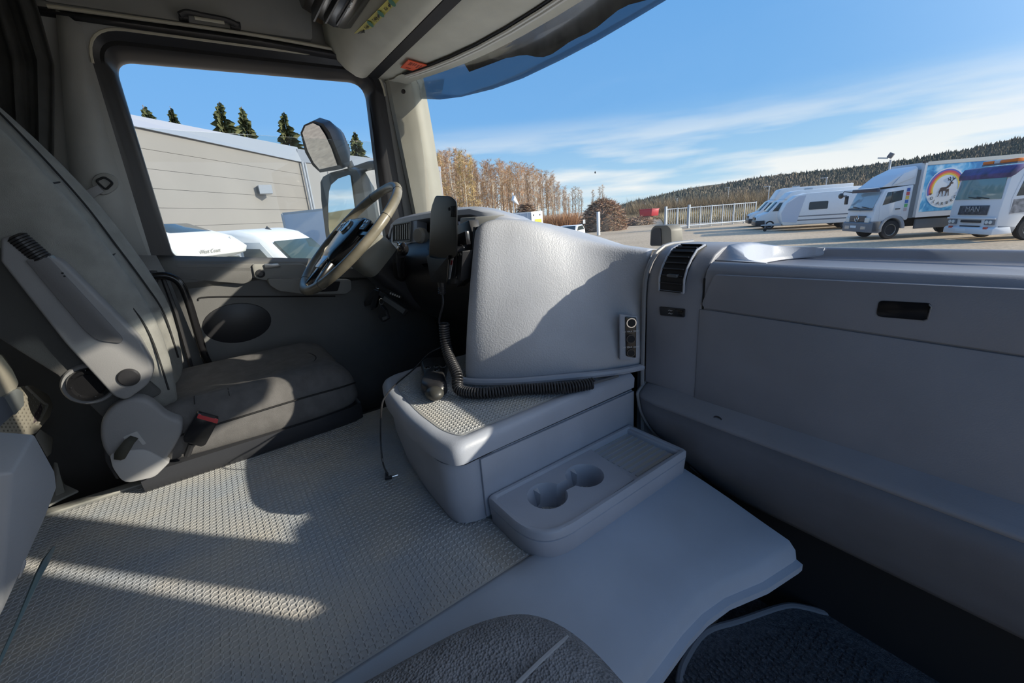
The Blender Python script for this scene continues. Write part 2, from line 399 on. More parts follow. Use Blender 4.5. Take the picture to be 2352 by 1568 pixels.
# engine tunnel: core under the rubber mat, smooth cover falling to the passenger side
struct(obj('tunnel_core', bb(bm_(), (-.475, -1.0, -.40), (.43, .95, -.012)), black, at=(0, 0, -.4)))
bt = bm_(); rows = []
for y, xr, zr in ((-.95, .66, -.075), (-.3, .66, -.075), (.2, .66, -.075), (.35, .657, -.075), (.43, .653, -.075), (.52, .645, -.075), (.58, .645, -.074), (.64, .655, -.070), (.72, .685, -.062), (.80, .705, -.050), (.812, .706, -.050)):
    w_ = xr-.437
    rows.append([V((.437-.012, y, -.004)), V((.437, y, .003)), V((.437+w_*.1, y, .000)), V((.437+w_*.28, y, -.008)), V((.437+w_*.5, y, zr*.40)), V((.437+w_*.75, y, zr*.72)), V((xr-.012, y, zr*.96)), V((xr, y, zr-.012)), V((xr+.004, y, zr-.032)), V((xr+.016, y, zr-.036)), V((xr+.016, y, zr-.048)), V((xr-.03, y, zr-.06)), V((xr-.10, y, zr-.09)), V((xr-.14, y, -.40))])
rows.append([V((p.x*.9+.05, .83, p.z-.03 if p.z > -.3 else p.z)) for p in rows[-1]])
grid(bt, rows)
tc_ = obj('engine_tunnel_cover', bt, tunnelm, at=(.55, .2, -.38), solid=.004, angle=50); struct(tc_)

# A-pillar covers
def apillar(sx, name, dx=0, dy=0):
    L = [(-.945, .740, 1.30)]+[tuple(P(a, b, x=-.945)) for a, b in ((880, 152), (899, 250), (925, 375), (951, 500))]; L += [(-.945, L[-1][1]+.01, .50)]
    Rr = [(-.892, .852, 1.30)]+[tuple(P(a, b, y=y)) for a, b, y in ((950, 190, .858), (956, 232, .864), (971, 302, .875), (1000, 490, .90))]; Rr.insert(4, tuple(P(986, 395, y=.888))); Rr = Rr[:2]+Rr[3:]; Rr += [(-.915, .91, .50)]
    rows = []
    for a, b in zip(L, Rr):
        a = V(a); b = V(b); m = a.lerp(b, .5)+V((.012, -.004, 0)); q = a.lerp(b, .15)+V((.010, -.008, 0)); q2 = a.lerp(b, .85)+V((.008, -.001, 0))
        rows.append([V((p.x*sx+dx, p.y+dy, p.z)) for p in (a+V((-.04, .012, 0)), a, q, m, q2, b, b+V((-.004, .05 if sx > 0 else .012, 0)))])
    b_ = bm_(); grid(b_, rows)
    o = obj(name, b_, pillar, at=(-.92*sx, .82, .5), solid=.004, soff=0); return struct(o)
ap = apillar(1, 'pillar_left'); ap2 = apillar(-1, 'pillar_right', .25, .05)
c0 = P(968, 427, y=.852)
tw = obj('tweeter', lathe(bm_(), [(0, .006), (.018, .006), (.020, .009), (.026, .008), (.028, 0), (.028, -.02)], c0, (.95, -.30, 0.0), 28), pillar, ap)
obj('tweeter_grille', lathe(bm_(), [(0, .010), (.015, .010), (.016, .006)], c0, (.95, -.30, 0.0), 24), trim, tw)
obj('screw_cap', lathe(bm_(), [(0, -.004), (.004, -.004), (.008, .006), (.009, 0)], P(924, 212, y=.800)+V((.012, 0, 0)), (.95, -.3, 0), 16), dark, ap)
ck = P(950, 458, y=.825)
clip = bm_(); bb(clip, ck+V((-.03, -.012, -.014)), ck+V((.02, .012, .014)))
cl_ = obj('hook_bracket', clip, pillar, ap, bevel=.005)
obj('hook_arm', tube(bm_(), [ck+V((-.06, -.03, .004)), ck+V((-.035, -.022, .004)), ck+V((-.02, -.006, 0))], [.007, .009, .010], 8), seal, cl_)

# windscreen
XC = .125
def ytop(x): return 1.005-.172*min(1.10, abs((x-XC)/.985))**3
def ybot(x): return ytop(x)+.03+.25*max(0, 1-abs((x-XC)/.995)**3)
xs = [-.895+2.01*i/26 for i in range(27)]
bw = bm_(); rows = []
for t in [i/8 for i in range(9)]:
    rows.append([V((x, (ytop(x)+.025)*(1-t)+(ybot(x)+.02)*t+.02*math.sin(math.pi*t), 1.20*(1-t)+.43*t)) for x in xs])
grid(bw, rows)
ws = obj('window_3', bw, screen, at=(0, 1.2, .44), solid=.005); struct(ws)

# header above the windscreen: visor panel, roller rails, dark gap, overhead shelf
def headrow(f): return [V((x, *f(x))) for x in hx]
hx = [-.955, -.90, -.86, -.82, -.76, -.68, -.58, -.45, -.3, -.15, 0, .2, .4, .6, .76, .86, .94, 1.02, 1.10, 1.15, 1.205]
yt = lambda x: ytop(max(-.85, min(1.10, x)))-(.03 if x < -.9 or x > 1.14 else 0)
bh = bm_()
sec = [lambda x: (yt(x)+.012, 1.225), lambda x: (yt(x), 1.183), lambda x: (yt(x)-.012, 1.183), lambda x: (yt(x)-.045, 1.192), lambda x: (yt(x)-.060, 1.196),
       lambda x: (.86+(yt(x)-.86)*.45, 1.200), lambda x: (.80, 1.204), lambda x: (.735, 1.206), lambda x: (.722, 1.215), lambda x: (.722, 1.30)]
grid(bh, [headrow(s) for s in sec])
hd = obj('header', bh, headm, at=(0, .85, 1.2), solid=.004, soff=0); struct(hd)
for k, (dy, dz) in enumerate(((-.044, .001), (-.060, .002))):
    obj('blind_rail', tube(bm_(), [V((x, yt(x)+dy, 1.184+dz)) for x in hx[3:-2]], .0055, 6), rail_m, hd)
obj('blind_slot', prism(bm_(), [V((x, yt(x)-.072, 1.1915)) for x in hx[3:-2]]+[V((x, yt(x)-.040, 1.1895)) for x in hx[3:-2]][::-1], (0, 0, .004)), black, hd)
obj('rail_stop', box(bm_(), V((-.66, yt(-.66)-.038, 1.186)), (.02, .010, .006)), dark, hd, bevel=.002)
bs = bm_()
ssec = [(.722, 1.40), (.70, 1.235), (.682, 1.206), (.662, 1.200), (.640, 1.203), (.60, 1.226), (.575, 1.252), (.560, 1.272), (.54, 1.31), (.53, 1.62)]
prism(bs, [V((-.955, y, z)) for y, z in ssec], (2.16, 0, 0))
sh = obj('overhead_shelf', bs, headm, at=(0, .6, 1.2), bevel=.004); struct(sh)
obj('shadow_gap', bb(bm_(), (-.95, .686, 1.207), (.95, .735, 1.30)), black, sh)
# black unit with switches hanging under the shelf
bu = bm_(); prism(bu, [V((-.69, y, z)) for y, z in ((.535, 1.262), (.56, 1.268), (.53, 1.36), (.40, 1.36), (.41, 1.30), (.50, 1.262))], (.75, 0, 0))
un = obj('overhead_console', bu, gloss, at=(-.5, .5, 1.3), bevel=.004)
tag(un, 'black switch panel recessed in the overhead shelf beside the yellow label', 'console')
for k in range(3):
    obj('slot_rail', bb(bm_(), (-.66, .43+.035*k, 1.256-.0*k), (-.1, .437+.035*k, 1.30)), dark, un, bevel=.002)
for k, (a, b) in enumerate(((806, 3), (800, 15))):
    obj('switch_mark', box(bm_(), P(a, b, z=1.262)-V((0, 0, .006)), (.018, .006, .002)), winkm, un)

# side cover above the door with a grab handle, roof rail, and a beige pocket
bo = bm_(); prism(bo, rpoly(PP([(95, -60), (712, -60), (718, 92), (640, 82), (100, 2)], x=-.945), .010), (-.03, 0, 0))
oc = obj('overhead_cover', bo, trim, at=(-.95, .1, 1.3), bevel=.005)
tag(oc, 'flat dark grey cover panel above the driver door window', 'panel')
obj('door_header', loft(bm_(), [PP([(60, 8), (300, 42), (600, 84), (872, 132)], x=-.952), PP([(60, 20), (300, 54), (600, 95), (868, 143)], x=-.930), PP([(60, 32), (300, 66), (600, 108), (868, 152)], x=-.952)], closed=False, cap=False), dark, d1, solid=.004)
obj('gutter_seal', tube(bm_(), spline(PP([(108, 14), (300, 40), (600, 83), (866, 132)], x=-.935), 6), .0055, 8), seal, d1)
gh = thing('roof_grab_handle', 'dark grab handle with pale inner grip on the panel above the door window', 'handle', P(485, 50, x=-.94))
gp = PP([(412, 34), (430, 28), (470, 36), (520, 46), (548, 58)], x=-.915)
obj('grip', tube(bm_(), spline(gp, 5), .009, 8), dark, gh)
for p in ((418, 36), (538, 58)):
    obj('foot', prism(bm_(), rpoly([P(p[0]+a, p[1]+b, x=-.915) for a, b in ((-9, -12), (14, -8), (16, 8), (-8, 4))], .004), (-.03, 0, 0)), dark, gh, bevel=.003)
obj('inner_grip', tube(bm_(), PP([(447, 41), (515, 52)], x=-.905), .005, 8), seal, gh, label='pale strip inside the grab handle')
bg_ = bm_(); hull(bg_, PP([(724, -20), (726, 50), (738, 56), (786, 54), (770, 10), (760, -20)], x=-.93)+PP([(724, -20), (726, 50), (738, 56), (786, 54), (770, 10), (760, -20)], x=-.99))
tag(obj('storage_pocket', bg_, beige, at=(-.95, .53, 1.36), bevel=.006), 'beige fabric pocket at the roof corner beside the black switch panel', 'pocket')
# labels stuck to the header
def frame4(pxs, nd, **k):
    q = PP(pxs, **k); return q
ya, yb, yc, yd = P(815, 74, y=.572), P(826, 91, y=.592), P(936, -20, y=.592), P(918, -30, y=.572)
yl = thing('tape_label', 'yellow label strip with small green and black print on overhead shelf', 'label', ya)
n_ = (yb-ya).cross(yd-ya).normalized(); n_ = -n_ if n_.z > 0 else n_
obj('strip', prism(bm_(), [p+n_*.004 for p in (ya, yb, yc, yd)], -n_*.002), yellow, yl)
ux = (yd-ya).normalized(); uy = (ya-yb).normalized(); Lb = (yd-ya).length; Hh = (ya-yb).length
mid = (ya+yb)/2+n_*.0045
for s_, t_, mm in (('CTE-Höger', .13, ink), ('Tryck', .27, ink), ('Tryling', .47, ink), ('Kör', .71, ink), ('Topp', .93, ink)):
    text('lettering', s_, mm, yl, basis(mid+ux*Lb*t_, ux, uy), Hh*.42, .0003)
for t_ in (.36, .60, .83):
    obj('print_mark', lathe(bm_(), [(0, .001), (Hh*.36, .001), (Hh*.36, 0)], mid+ux*Lb*t_, n_, 16), green, yl)
for t_ in (.545, .775):
    obj('arrow_mark', prism(bm_(), [mid+ux*Lb*t_+ux*a*Hh+uy*b*Hh for a, b in ((-.2, .12), (.05, .12), (.05, .3), (.3, 0), (.05, -.3), (.05, -.12), (-.2, -.12))], n_*.0006), ink, yl)
oa = PP([(920, 153), (937, 136), (981, 148), (962, 164)], z=1.196)
ol = thing('warning_sticker', 'small orange sticker with dark print on the header near left pillar', 'sticker', oa[0])
obj('backing', prism(bm_(), [p+V((0, 0, -.004)) for p in oa], (0, 0, .003)), orange, ol)
for (a, b, c, d) in ((.15, .55, .3, .9), (.34, .6, .42, .9), (.46, .6, .52, .9), (.6, .45, .68, .85), (.74, .45, .8, .85), (.88, .45, .93, .8), (.2, .15, .45, .25)):
    q = lambda u, v: (oa[0]*(1-u)*(1-v)+oa[3]*u*(1-v)+oa[1]*(1-u)*v+oa[2]*u*v)+V((0, 0, -.0045))
    obj('print_bar', prism(bm_(), [q(a, b), q(c, b), q(c, d), q(a, d)], (0, 0, .0005)), mat('dark_red_ink', (.35, .03, .01), .6), ol)
# external sun visor
bv = bm_(); vr = []
vb = []
for px, py in ((950, 226), (975, 227), (1010, 228), (1060, 222), (1130, 205), (1200, 180), (1290, 137), (1370, 95), (1450, 48), (1530, 0), (1600, -45)):
    y = 1.05
    for _ in range(4): p = P(px, py, y=y); y = ytop(p.x)+.11
    vb.append(p)
zl_ = vb[-1].z
vb += [V((x, ytop(x)+.11, zl_)) for x in (.5, .7, .9, 1.05, 1.11)]
va = [V((p.x, ytop(p.x)+.032, 1.215)) for p in vb]
for k in range(5):
    t = k/4
    vr.append([a.lerp(b, t)+V((0, .015, .012))*math.sin(math.pi*t) for a, b in zip(va, vb)])
grid(bv, vr)
vz = obj('visor_blade', bv, smoke, None, solid=.005)
tag(vz, 'smoked outside sun visor across the top of the windscreen', 'visor')
br = bm_()
yx = lambda x: ytop(x)+.05
xr2 = [-.66+1.7*i/44 for i in range(45)]
grid(br, [[V((x, yx(x)-.005, 1.215)) for x in xr2], [V((x, yx(x)+.002, 1.165+.010*math.sin(x*19)+.05*max(0, (-.30-x)/.36))) for x in xr2], [V((x, yx(x)+.012, 1.132+.008*math.sin(x*13+1)+.005*math.sin(x*31)+.085*max(0, (-.30-x)/.36))) for x in xr2], [V((x, yx(x)+.03, 1.18)) for x in xr2]])
ho = obj('roof_lip', br, mat('dusty_black', (.045, .043, .040), .85, var=.4, vscale=18), at=(0, 1.0, 1.2), solid=.006)
tag(ho, 'dusty black roof lip outside above the windscreen behind the visor', 'panel')
obj('fan_mark', lathe(bm_(), [(.030, 0), (.034, .004), (.036, 0), (.036, -.01), (.030, -.01)], P(1240, 72, y=1.045), (0, -.9, -.3), 24), mat('dusty_grey', (.10, .095, .085), .9), ho)

# ================================================================ rubber mats, dashboard
fm = thing('floor_mat', 'ribbed dark rubber mat covering the engine tunnel between the seats', 'mat', (0, 0, -.012))
obj('base', prism(bm_(), [V((-.44, -.98, -.012)), V((.428, -.98, -.012)), V((.428, .90, -.012)), V((-.44, .90, -.012))], (0, 0, .010)), rubber, fm)
def bumps(bm, x0, x1, y0, y1, z, px, py, w, l, h, ok=lambda x, y: True):
    j = 0; y = y0
    while y < y1:
        x = x0+(px/2 if j % 2 else 0)
        while x < x1:
            if ok(x, y):
                a = (w/2, l/2) if (j % 2) else (l/2, w/2)
                b = [bm.verts.new((x+sx*a[0], y+sy*a[1], z)) for sx, sy in ((-1, -1), (1, -1), (1, 1), (-1, 1))]
                t = [bm.verts.new((x+sx*a[0]*.6, y+sy*a[1]*.6, z+h)) for sx, sy in ((-1, -1), (1, -1), (1, 1), (-1, 1))]
                bm.faces.new(t)
                for i in range(4): bm.faces.new((b[i], b[(i+1) % 4], t[(i+1) % 4], t[i]))
            x += px
        y += py; j += 1
    return bm
obj('tread', bumps(bm_(), -.425, .42, -.60, .80, -.002, .0125, .0062, .0042, .0105, .0014), rubber, fm, angle=20, kind='stuff')
tag(struct(obj('trim_4', prism(bm_(), [V((-.47, -.9, -.002)), V((-.438, -.9, -.002)), V((-.438, .29, -.002)), V((-.47, .29, -.002))], (0, 0, .006)), alu if False else mat('sill_metal', (.42, .42, .39), .5, var=.1, vscale=20), at=(-.45, 0, 0), bevel=.002)), None, None)
tag(obj('screw', lathe(bm_(), [(0, .008), (.005, .007), (.006, .002), (.006, -.002)], P(518, 1053, z=.004), (0, 0, 1), 12), mat('dark_screw', (.08, .08, .08), .4, metal=.7)), 'dark round screw head at the end of the sunlit sill strip', 'screw')

# passenger foot mat
ct = [P(*p, z=-.30) for p in ((1560, 1568), (1572, 1520), (1620, 1452), (1700, 1425), (1800, 1392), (1850, 1395), (1900, 1407), (1930, 1395), (1960, 1376), (2000, 1368), (2080, 1385), (2352, 1540))]
ct = spline(ct, 4)
out = ct+[V((1.04, .9, -.3)), V((1.04, .2, -.3)), V((.62, .2, -.3))]
pm = thing('foot_mat', 'black carpet foot mat with bound edge on the passenger side floor', 'mat', (.8, .7, -.31))
obj('pile', prism(bm_(), out, (0, 0, -.012)), carpet, pm)
obj('binding', tube(bm_(), [p+V((0, 0, -.001)) for p in ct], .0075, 8), mat('mat_binding', (.22, .22, .24), .8), pm)
bmr = bm_()
for k in range(60):
    for j in range(26):
        x = .63+.016*j+random.uniform(-.003, .003); y = .42+.0115*k+.004*(j % 2)
        if y > .9 or (y > .62 and x < .60+(y-.6)*.45): continue
        box(bmr, (x, y, -.298), (.011, .004, .005))
obj('pile_rib', bmr, carpet, pm, kind='stuff')

db = thing('dashboard', 'dark grey plastic truck dashboard wrapping round the driver place', 'dashboard', (0, .9, 0))
# wide centre panel facing the passenger
cb = [(.028, .462), (.060, .478), (.100, .512), (.150, .571), (.205, .655), (.255, .735), (.285, .795), (.303, .852)]
ctp = [P(1086, 530, y=.535), P(1112, 512, y=.555), P(1150, 508, y=.60), P(1200, 513, y=.65), P(1260, 531, y=.715), P(1320, 553, y=.79), P(1400, 571, y=.865), P(1500, 582, y=.90)]
rows = []
for (bx, by), t in zip(cb, ctp):
    b = V((bx, by, .207)); rr = []
    for k, s in enumerate((0, .04, .12, .3, .5, .7, .85, .94, 1.0)):
        p = b.lerp(t, s); bul = math.sin(math.pi*s)*.018
        inn = .012*(1-s/.12) if s < .12 else 0
        p = p+V((-.55*bul, .8*bul, 0))*-.6+V((-.7, .7, 0))*inn
        rr.append(p)
    d = V((-.5, .86, 0))
    rr += [t+d*.014+V((0, 0, .005)), t+d*.035+V((0, 0, .006)), t+d*.10+V((0, .03, -.004)), t+V((-.06, .30, -.05)), t+V((-.06, .45, -.10))]
    rows.append(rr)
first = [p+V((-.014, .03, 0 if i < 8 else -.008)) for i, p in enumerate(rows[0])]
first2 = [p+V((-.016, .13, 0 if i < 4 else -.02)) for i, p in enumerate(rows[0])]
bmc = bm_(); grid(bmc, [first2, first]+rows)
cp = obj('centre_panel', bmc, dash, db, solid=.004, soff=0, sub=1, angle=80)
for p in ((1135, 628), (1140, 680)):
    obj('screw_hole', lathe(bm_(), [(0, .0005), (.0022, .0005), (.0042, .002), (.0048, 0)], P(*p, y=.585)+V((.004, -.010, 0)), (.75, -.66, 0), 12), dark, cp)
# kick strip along the foot of the centre panel
obj('panel_foot', tube(bm_(), spline([V((x+.002, y-.002, .216)) for x, y in cb], 4), .009, 8), dash_s, db)
# socket plate
sy = .838
sc_, sn = V((.286, .796, .32)), V((.80, -.60, .05)).normalized()
obj('socket_recess', prism(bm_(), rpoly(PN([(1424, 722), (1464, 726), (1463, 825), (1424, 827)], sc_, sn, .001), .003), -sn*.012), dash_s, db, bevel=.001)
sk = obj('socket_plate', prism(bm_(), rpoly(PN([(1436, 727), (1462, 729), (1461, 822), (1438, 818)], sc_, sn, .004), .004), -sn*.012), gloss, db, bevel=.001)
for k, (a, b, r_) in enumerate(((1450, 741, .0125), (1449, 778, .0115), (1449, 810, .0105))):
    c_ = PN([(a, b)], sc_, sn, .004)[0]
    obj('socket', lathe(bm_(), [(0, -.004), (r_*.74, -.004), (r_*.8, .003), (r_, .003), (r_*1.03, 0)], c_, sn, 20), chrome if k == 0 else dark, sk)
    obj('socket_hole', lathe(bm_(), [(0, .0022), (r_*.76, .0022), (r_*.76, -.002)], c_, sn, 20), black, sk)
su = V((0, 0, 1)); sr = su.cross(sn).normalized()
for s_, b in (('12V MAX 200W', 761), ('24V MAX 360W', 797)):
    text('lettering', s_, winkm, sk, basis(PN([(1449, b)], sc_, sn, .0046)[0], sr, su), .0062, .0002)

# passenger side: vent panel, tray, glove box, lower panels
secV = [(.850, .176), (.850, .405), (.853, .44), (.860, .465), (.874, .487), (.895, .506), (.925, .518), (.96, .521), (1.05, .518), (1.27, .480), (1.27, .40), (.90, .17)]
VX0, VX1 = .312, .4565
obj('vent_panel', prism(bm_(), [V((VX0, y, z)) for y, z in secV], (VX1-VX0, 0, 0)), dash_shaded, db, bevel=.004, angle=60)
obj('seam', tube(bm_(), [V((.306, y-.002, z)) for y, z in [(.853, .03), (.852, .10)]+secV[:9]], .0055, 8), mat('seam_trim', (.26, .265, .28), .4), db)
secT = [(.852, .34), (.852, .462), (.856, .476), (.868, .488), (.878, .4925), (.888, .492), (.894, .487), (.899, .469), (1.172, .467), (1.182, .472), (1.187, .489), (1.194, .4925), (1.28, .480), (1.27, .36)]
TX0, TX1 = .4595, 1.02
obj('tray', prism(bm_(), [V((TX0, y, z)) for y, z in secT], (TX1-TX0, 0, 0)), dash_shaded, db, bevel=.003, angle=60)
obj('dash_end', prism(bm_(), [V((1.022, y, z)) for y, z in ((.852, .40), (.850, .50), (.862, .51), (.89, .525), (.93, .535), (1.0, .53), (1.12, .51), (1.12, .40))], (.22, 0, 0)), dash_s, db, bevel=.02, seg=3)
# rounded end of the tray
be = bm_(); oy0, oy1 = .895, 1.185
def zv(y):
    pts = secV[3:10]
    for (a, b), (c, d) in zip(pts, pts[1:]):
        if a <= y <= c: return b+(d-b)*(y-a)/(c-a)
    return pts[-1][1]
r0, r1, r2, r3 = [], [], [], []
for k in range(15):
    t = k/14*math.pi; s_ = math.sin(t); y = (oy0+oy1)/2-(oy1-oy0)/2*math.cos(t); x = TX0+.018+.085*(1-s_)
    ze = .4925
    r0.append(V((x+.012*s_, y, .4695))); r1.append(V((x-.004*s_, y, .476))); r2.append(V((x-.012*s_, y, ze+(zv(y)-ze)*.7*min(1, (y-oy0)/.06)*s_))); r3.append(V((TX0-.004, y, ze+.0005+(zv(y)-ze-.001)*min(1, (y-oy0)/.05))))
grid(be, [r0, r1, r2, r3])
obj('tray_end', be, dash_s, db, solid=.003, soff=0, angle=60)
# glove box lid with recessed catch
gl_ = thing('x', None, None) if False else None
glp = rpoly(PP([(1640, 631), (2420, 668), (2420, 826), (1608, 705)], y=.846), [.006, .002, .002, .016])
gb = obj('glovebox_lid', prism(bm_(), glp, (0, .014, 0)), dash_shaded, db, bevel=.003)
obj('latch', prism(bm_(), rpoly(PP([(2018, 690), (2136, 696), (2140, 704), (2132, 737), (2020, 728), (2012, 722)], y=.8445), .006), (0, .01, 0)), gloss, gb, bevel=.002, label='glossy black glove box latch')
obj('latch_lip', tube(bm_(), PP([(2134, 699), (2139, 705), (2131, 733), (2120, 737)], y=.8425), .0011, 6), mat('latch_edge', (.2, .2, .21), .3), gb)
obj('fascia', prism(bm_(), [V((VX1-.0, .8525, .176)), V((VX1, .8525, .46)), V((1.24, .8525, .46)), V((1.24, .8525, .176))], (0, .02, 0)), black, db)
lowp = rpoly([P(1606, 709, y=.848), P(2420, 831, y=.848), V((1.24, .848, .178)), V((VX1-.002, .848, .178))], .002)
lowp[0:5] = rpoly([P(1606, 709, y=.848)]+lowp[5:6]+[lowp[-1]], .004)[0:5]
obj('lower_fascia', prism(bm_(), [V((VX1-.003, .848, P(1606, 709, y=.848).z-.001)), P(1640, 714, y=.848), P(2420, 831, y=.848), V((1.24, .848, .176)), V((VX1-.003, .848, .176))], (0, .02, 0)), dash_shaded, db, bevel=.002)
# knee bolster below, seam curving to the tunnel
bk_ = bm_(); rows = []
for (y, z, xl) in ((.856, .180, .309), (.852, .177, .309), (.818, .156, .310), (.811, .150, .311), (.810, .142, .312), (.816, .10, .317), (.832, .055, .330), (.850, .015, .360), (.866, -.02, .405), (.882, -.055, .455), (.90, -.075, .50), (.93, -.08, .52)):
    rows.append([V((xl+(1.24-xl)*t, y+.02*(1-min(1, t*14))**2, z)) for t in (0, .012, .03, .07, .2, .4, .6, .8, 1)])
grid(bk_, rows)
rows_ = rows; bk2_ = bm_(); grid(bk2_, [[p+V((0, 0, 0)) for p in r] for r in rows[4:]])
bk_ = bm_(); grid(bk_, rows[:5])
obj('kick_panel', bk2_, mat('shaded_kick_plastic', (.17, .175, .20), .5, bump=.25, bscale=420, bdist=.0008, var=.08), db, solid=.004, soff=0, angle=60)  # lower face of the bolster, its shade put into a darker colour
kb = obj('knee_bolster', bk_, dash_shaded, db, solid=.004, soff=0, angle=60)
obj('knee_seam', tube(bm_(), spline([V((r[0].x-.002, r[0].y-.004, r[0].z)) for r in rows], 3), .0045, 6), mat('seam_trim', (.26, .265, .28), .4), db)
obj('bolster_plug', lathe(bm_(), [(0, -.004), (.008, -.004), (.0115, .003), (.013, 0)], P(1648, 968, y=.822), (0, -1, .1), 20), dark, kb)
obj('side_closure', prism(bm_(), [V((.27, .874, -.03)), V((.27, .874, .2)), V((.33, .874, .2)), V((.33, .874, .06)), V((.40, .880, -.02)), V((.44, .885, -.03))], (0, .02, 0)), dash_s, db)
for (px, py, rx) in ((1635, 1108, .012), (1740, 1155, .010)):
    pass
# air vent with louvres
vz0 = PP([(1548, 586), (1626, 582), (1608, 640), (1590, 683), (1524, 676), (1530, 625)], y=.85)
vn = obj('air_vent', prism(bm_(), rpoly([V((.3555, .842, .432)), V((.4095, .842, .432)), V((.412, .858, .478)), V((.420, .900, .5185)), V((.366, .900, .5185)), V((.358, .858, .478))], .002) if False else [V((.352, .846, .425)), V((.352, .846, .455)), V((.352, .856, .478)), V((.352, .872, .499)), V((.352, .893, .516)), V((.352, .93, .523)), V((.352, .94, .50)), V((.352, .87, .425))], (.062, 0, 0)), black, db)
fr_ = []
path = [(.8485, .424), (.8487, .455), (.858, .478), (.873, .498), (.893, .5155), (.925, .5235)]
for k in range(9):
    t = k/8*(len(path)-1); i = min(int(t), len(path)-2); f_ = t-i
    y = path[i][0]*(1-f_)+path[i+1][0]*f_; z = path[i][1]*(1-f_)+path[i+1][1]*f_
    obj('louvre', box(bm_(), (.383, y-.003, z), (.054, .012, .0030), Matrix.Rotation(R(-12), 3, 'X')), dark, vn, bevel=.0008, seg=1)
for x_ in (.351, .415):
    obj('vent_rim', tube(bm_(), [V((x_, y-.003, z)) for y, z in path], .0026, 6), dash_s, vn)
obj('vent_rim', tube(bm_(), [V((.351, .8455, .424)), V((.415, .8455, .424))], .0026, 6), dash_s, vn)
obj('vent_tab', box(bm_(), V((.388, .843, .462)), (.026, .012, .007)), mat('vent_grey', (.10, .11, .12), .35), vn, bevel=.002)
hs = obj('heater_switch', prism(bm_(), rpoly(PP([(1514, 704), (1572, 710), (1571, 729), (1516, 724)], y=.846), .003), (0, .01, 0)), dark, db, bevel=.0015)
obj('rocker', prism(bm_(), rpoly(PP([(1549, 710), (1570, 713), (1569, 727), (1548, 724)], y=.8445), .002), (0, .005, 0)), gloss, hs, bevel=.001)
for dy in (0, 7):
    obj('heat_mark', tube(bm_(), PP([(1535, 713+dy), (1538, 711.5+dy), (1541, 714+dy), (1544, 713+dy)], y=.8448), .0006, 5), winkm, hs)

# driver side: hood, instrument cluster, vent, column side and knee panel
bmh = bm_(); rows = []
for (px, py) in ((893, 540), (899, 516), (908, 507), (940, 499), (985, 491), (1040, 484), (1080, 481), (1120, 491), (1165, 503), (1200, 514)):
    p = P(px, py, y=.63 if px < 1100 else .63+(px-1100)*.0011)
    q_ = max(0, (px-985)/135)
    rows.append([p+V((0, .06, -.03)), p+V((0, 0, -.012)), p, p+V((0, .02, .008-.004*q_)), p+V((0, .08, .010-.018*q_)), p+V((-.02*q_, .20, -.005-.04*q_)), p+V((-.1*q_, .34, -.05-.06*q_))])
grid(bmh, rows)
obj('instrument_hood', bmh, dash_s, db, solid=.005, soff=0, angle=60)
def recess(lo, hi): pass
obj('dash_core', bb(bm_(), (-.96, .70, .26), (-.05, .94, .54)), black, db)
obj('dash_top', grid(bm_(), [[V((x, y, z)) for x, z in ((-.96, .60-d), (-.6, .60-d), (-.3, .59-d*1.2), (-.1, .56-d*1.2), (.02, .53-d*.8))] for y, d in ((.72, .0), (.85, .02), (1.0, .05), (1.15, .085), (1.27, .11))]), dash_s, db, solid=.005)
fp = obj('instrument_frame', prism(bm_(), rpoly(PP([(896, 516), (945, 506), (958, 505), (958, 610), (945, 640), (905, 640)], y=.632), .006), (0, .04, 0)), dash_s, db, bevel=.003)
dv = obj('side_vent', prism(bm_(), rpoly(PP([(905, 518), (942, 511), (941, 551), (904, 554)], y=.628), .004), (0, .03, 0)), black, db)
for k in range(7):
    a = 908+5*k
    obj('louvre', prism(bm_(), PP([(a, 519-k), (a+2.4, 518.6-k), (a+2.4, 550-.3*k), (a, 551-.3*k)], y=.625), (0, .012, 0)), dark, dv)
obj('vent_frame', tube(bm_(), rpoly(PP([(904, 516), (944, 509), (942, 553), (903, 556)], y=.627), .004), .003, 6, closed=True), trim, dv)
ci = obj('cluster_recess', prism(bm_(), PP([(952, 520), (1040, 510), (1060, 640), (950, 640)], y=.68), (0, .02, 0)), black, db)
obj('park_brake_knob', lathe(bm_(), [(0, .030), (.022, .028), (.028, .018), (.026, 0), (.012, -.006), (.012, -.06)], P(972, 541, y=.62), (.35, -.93, .1), 20), mat('knob_grey', (.42, .40, .36), .35), db, label='pale rounded knob beside the side vent')
obj('switch_strip', prism(bm_(), PP([(955, 632), (1040, 628), (1040, 645), (958, 648)], y=.60), (0, .06, 0)), dark, db, bevel=.004)
obj('marker_chrome', prism(bm_(), PP([(968, 606), (986, 604), (988, 611), (975, 613)], y=.585), (0, .01, 0)), chrome, db)
bmk = bm_(); rows = []
for x in (-.99, -.85, -.72, -.60, -.48, -.36, -.2, -.08, .03):
    bul = .07*math.exp(-((x+.55)/.16)**2)
    rows.append([V((x, .70-bul*.3, .58)), V((x, .64-bul, .52)), V((x, .63-bul*1.2, .44)), V((x, .65-bul*1.1, .34)), V((x, .69-bul*.7, .25)), V((x, .845-bul*.6*(x < -.25), .215)), V((x, .86, .05)), V((x, .90, -.15)), V((x, .93, -.38))])
grid(bmk, rows)
obj('driver_knee_panel', bmk, dark, db, solid=.005, soff=0, sub=1, angle=70)
obj('centre_side', prism(bm_(), [V((.03, .475, .209)), V((.03, .60, .209)), V((.0, .64, .60)), V((.03, .545, .60))], (-.012, .002, 0)), black, db)
obj('console_slot', prism(bm_(), PP([(1044, 520), (1076, 505), (1086, 540), (1072, 640), (1048, 660)], y=.56), (0, .03, 0)), dark, db, bevel=.003)
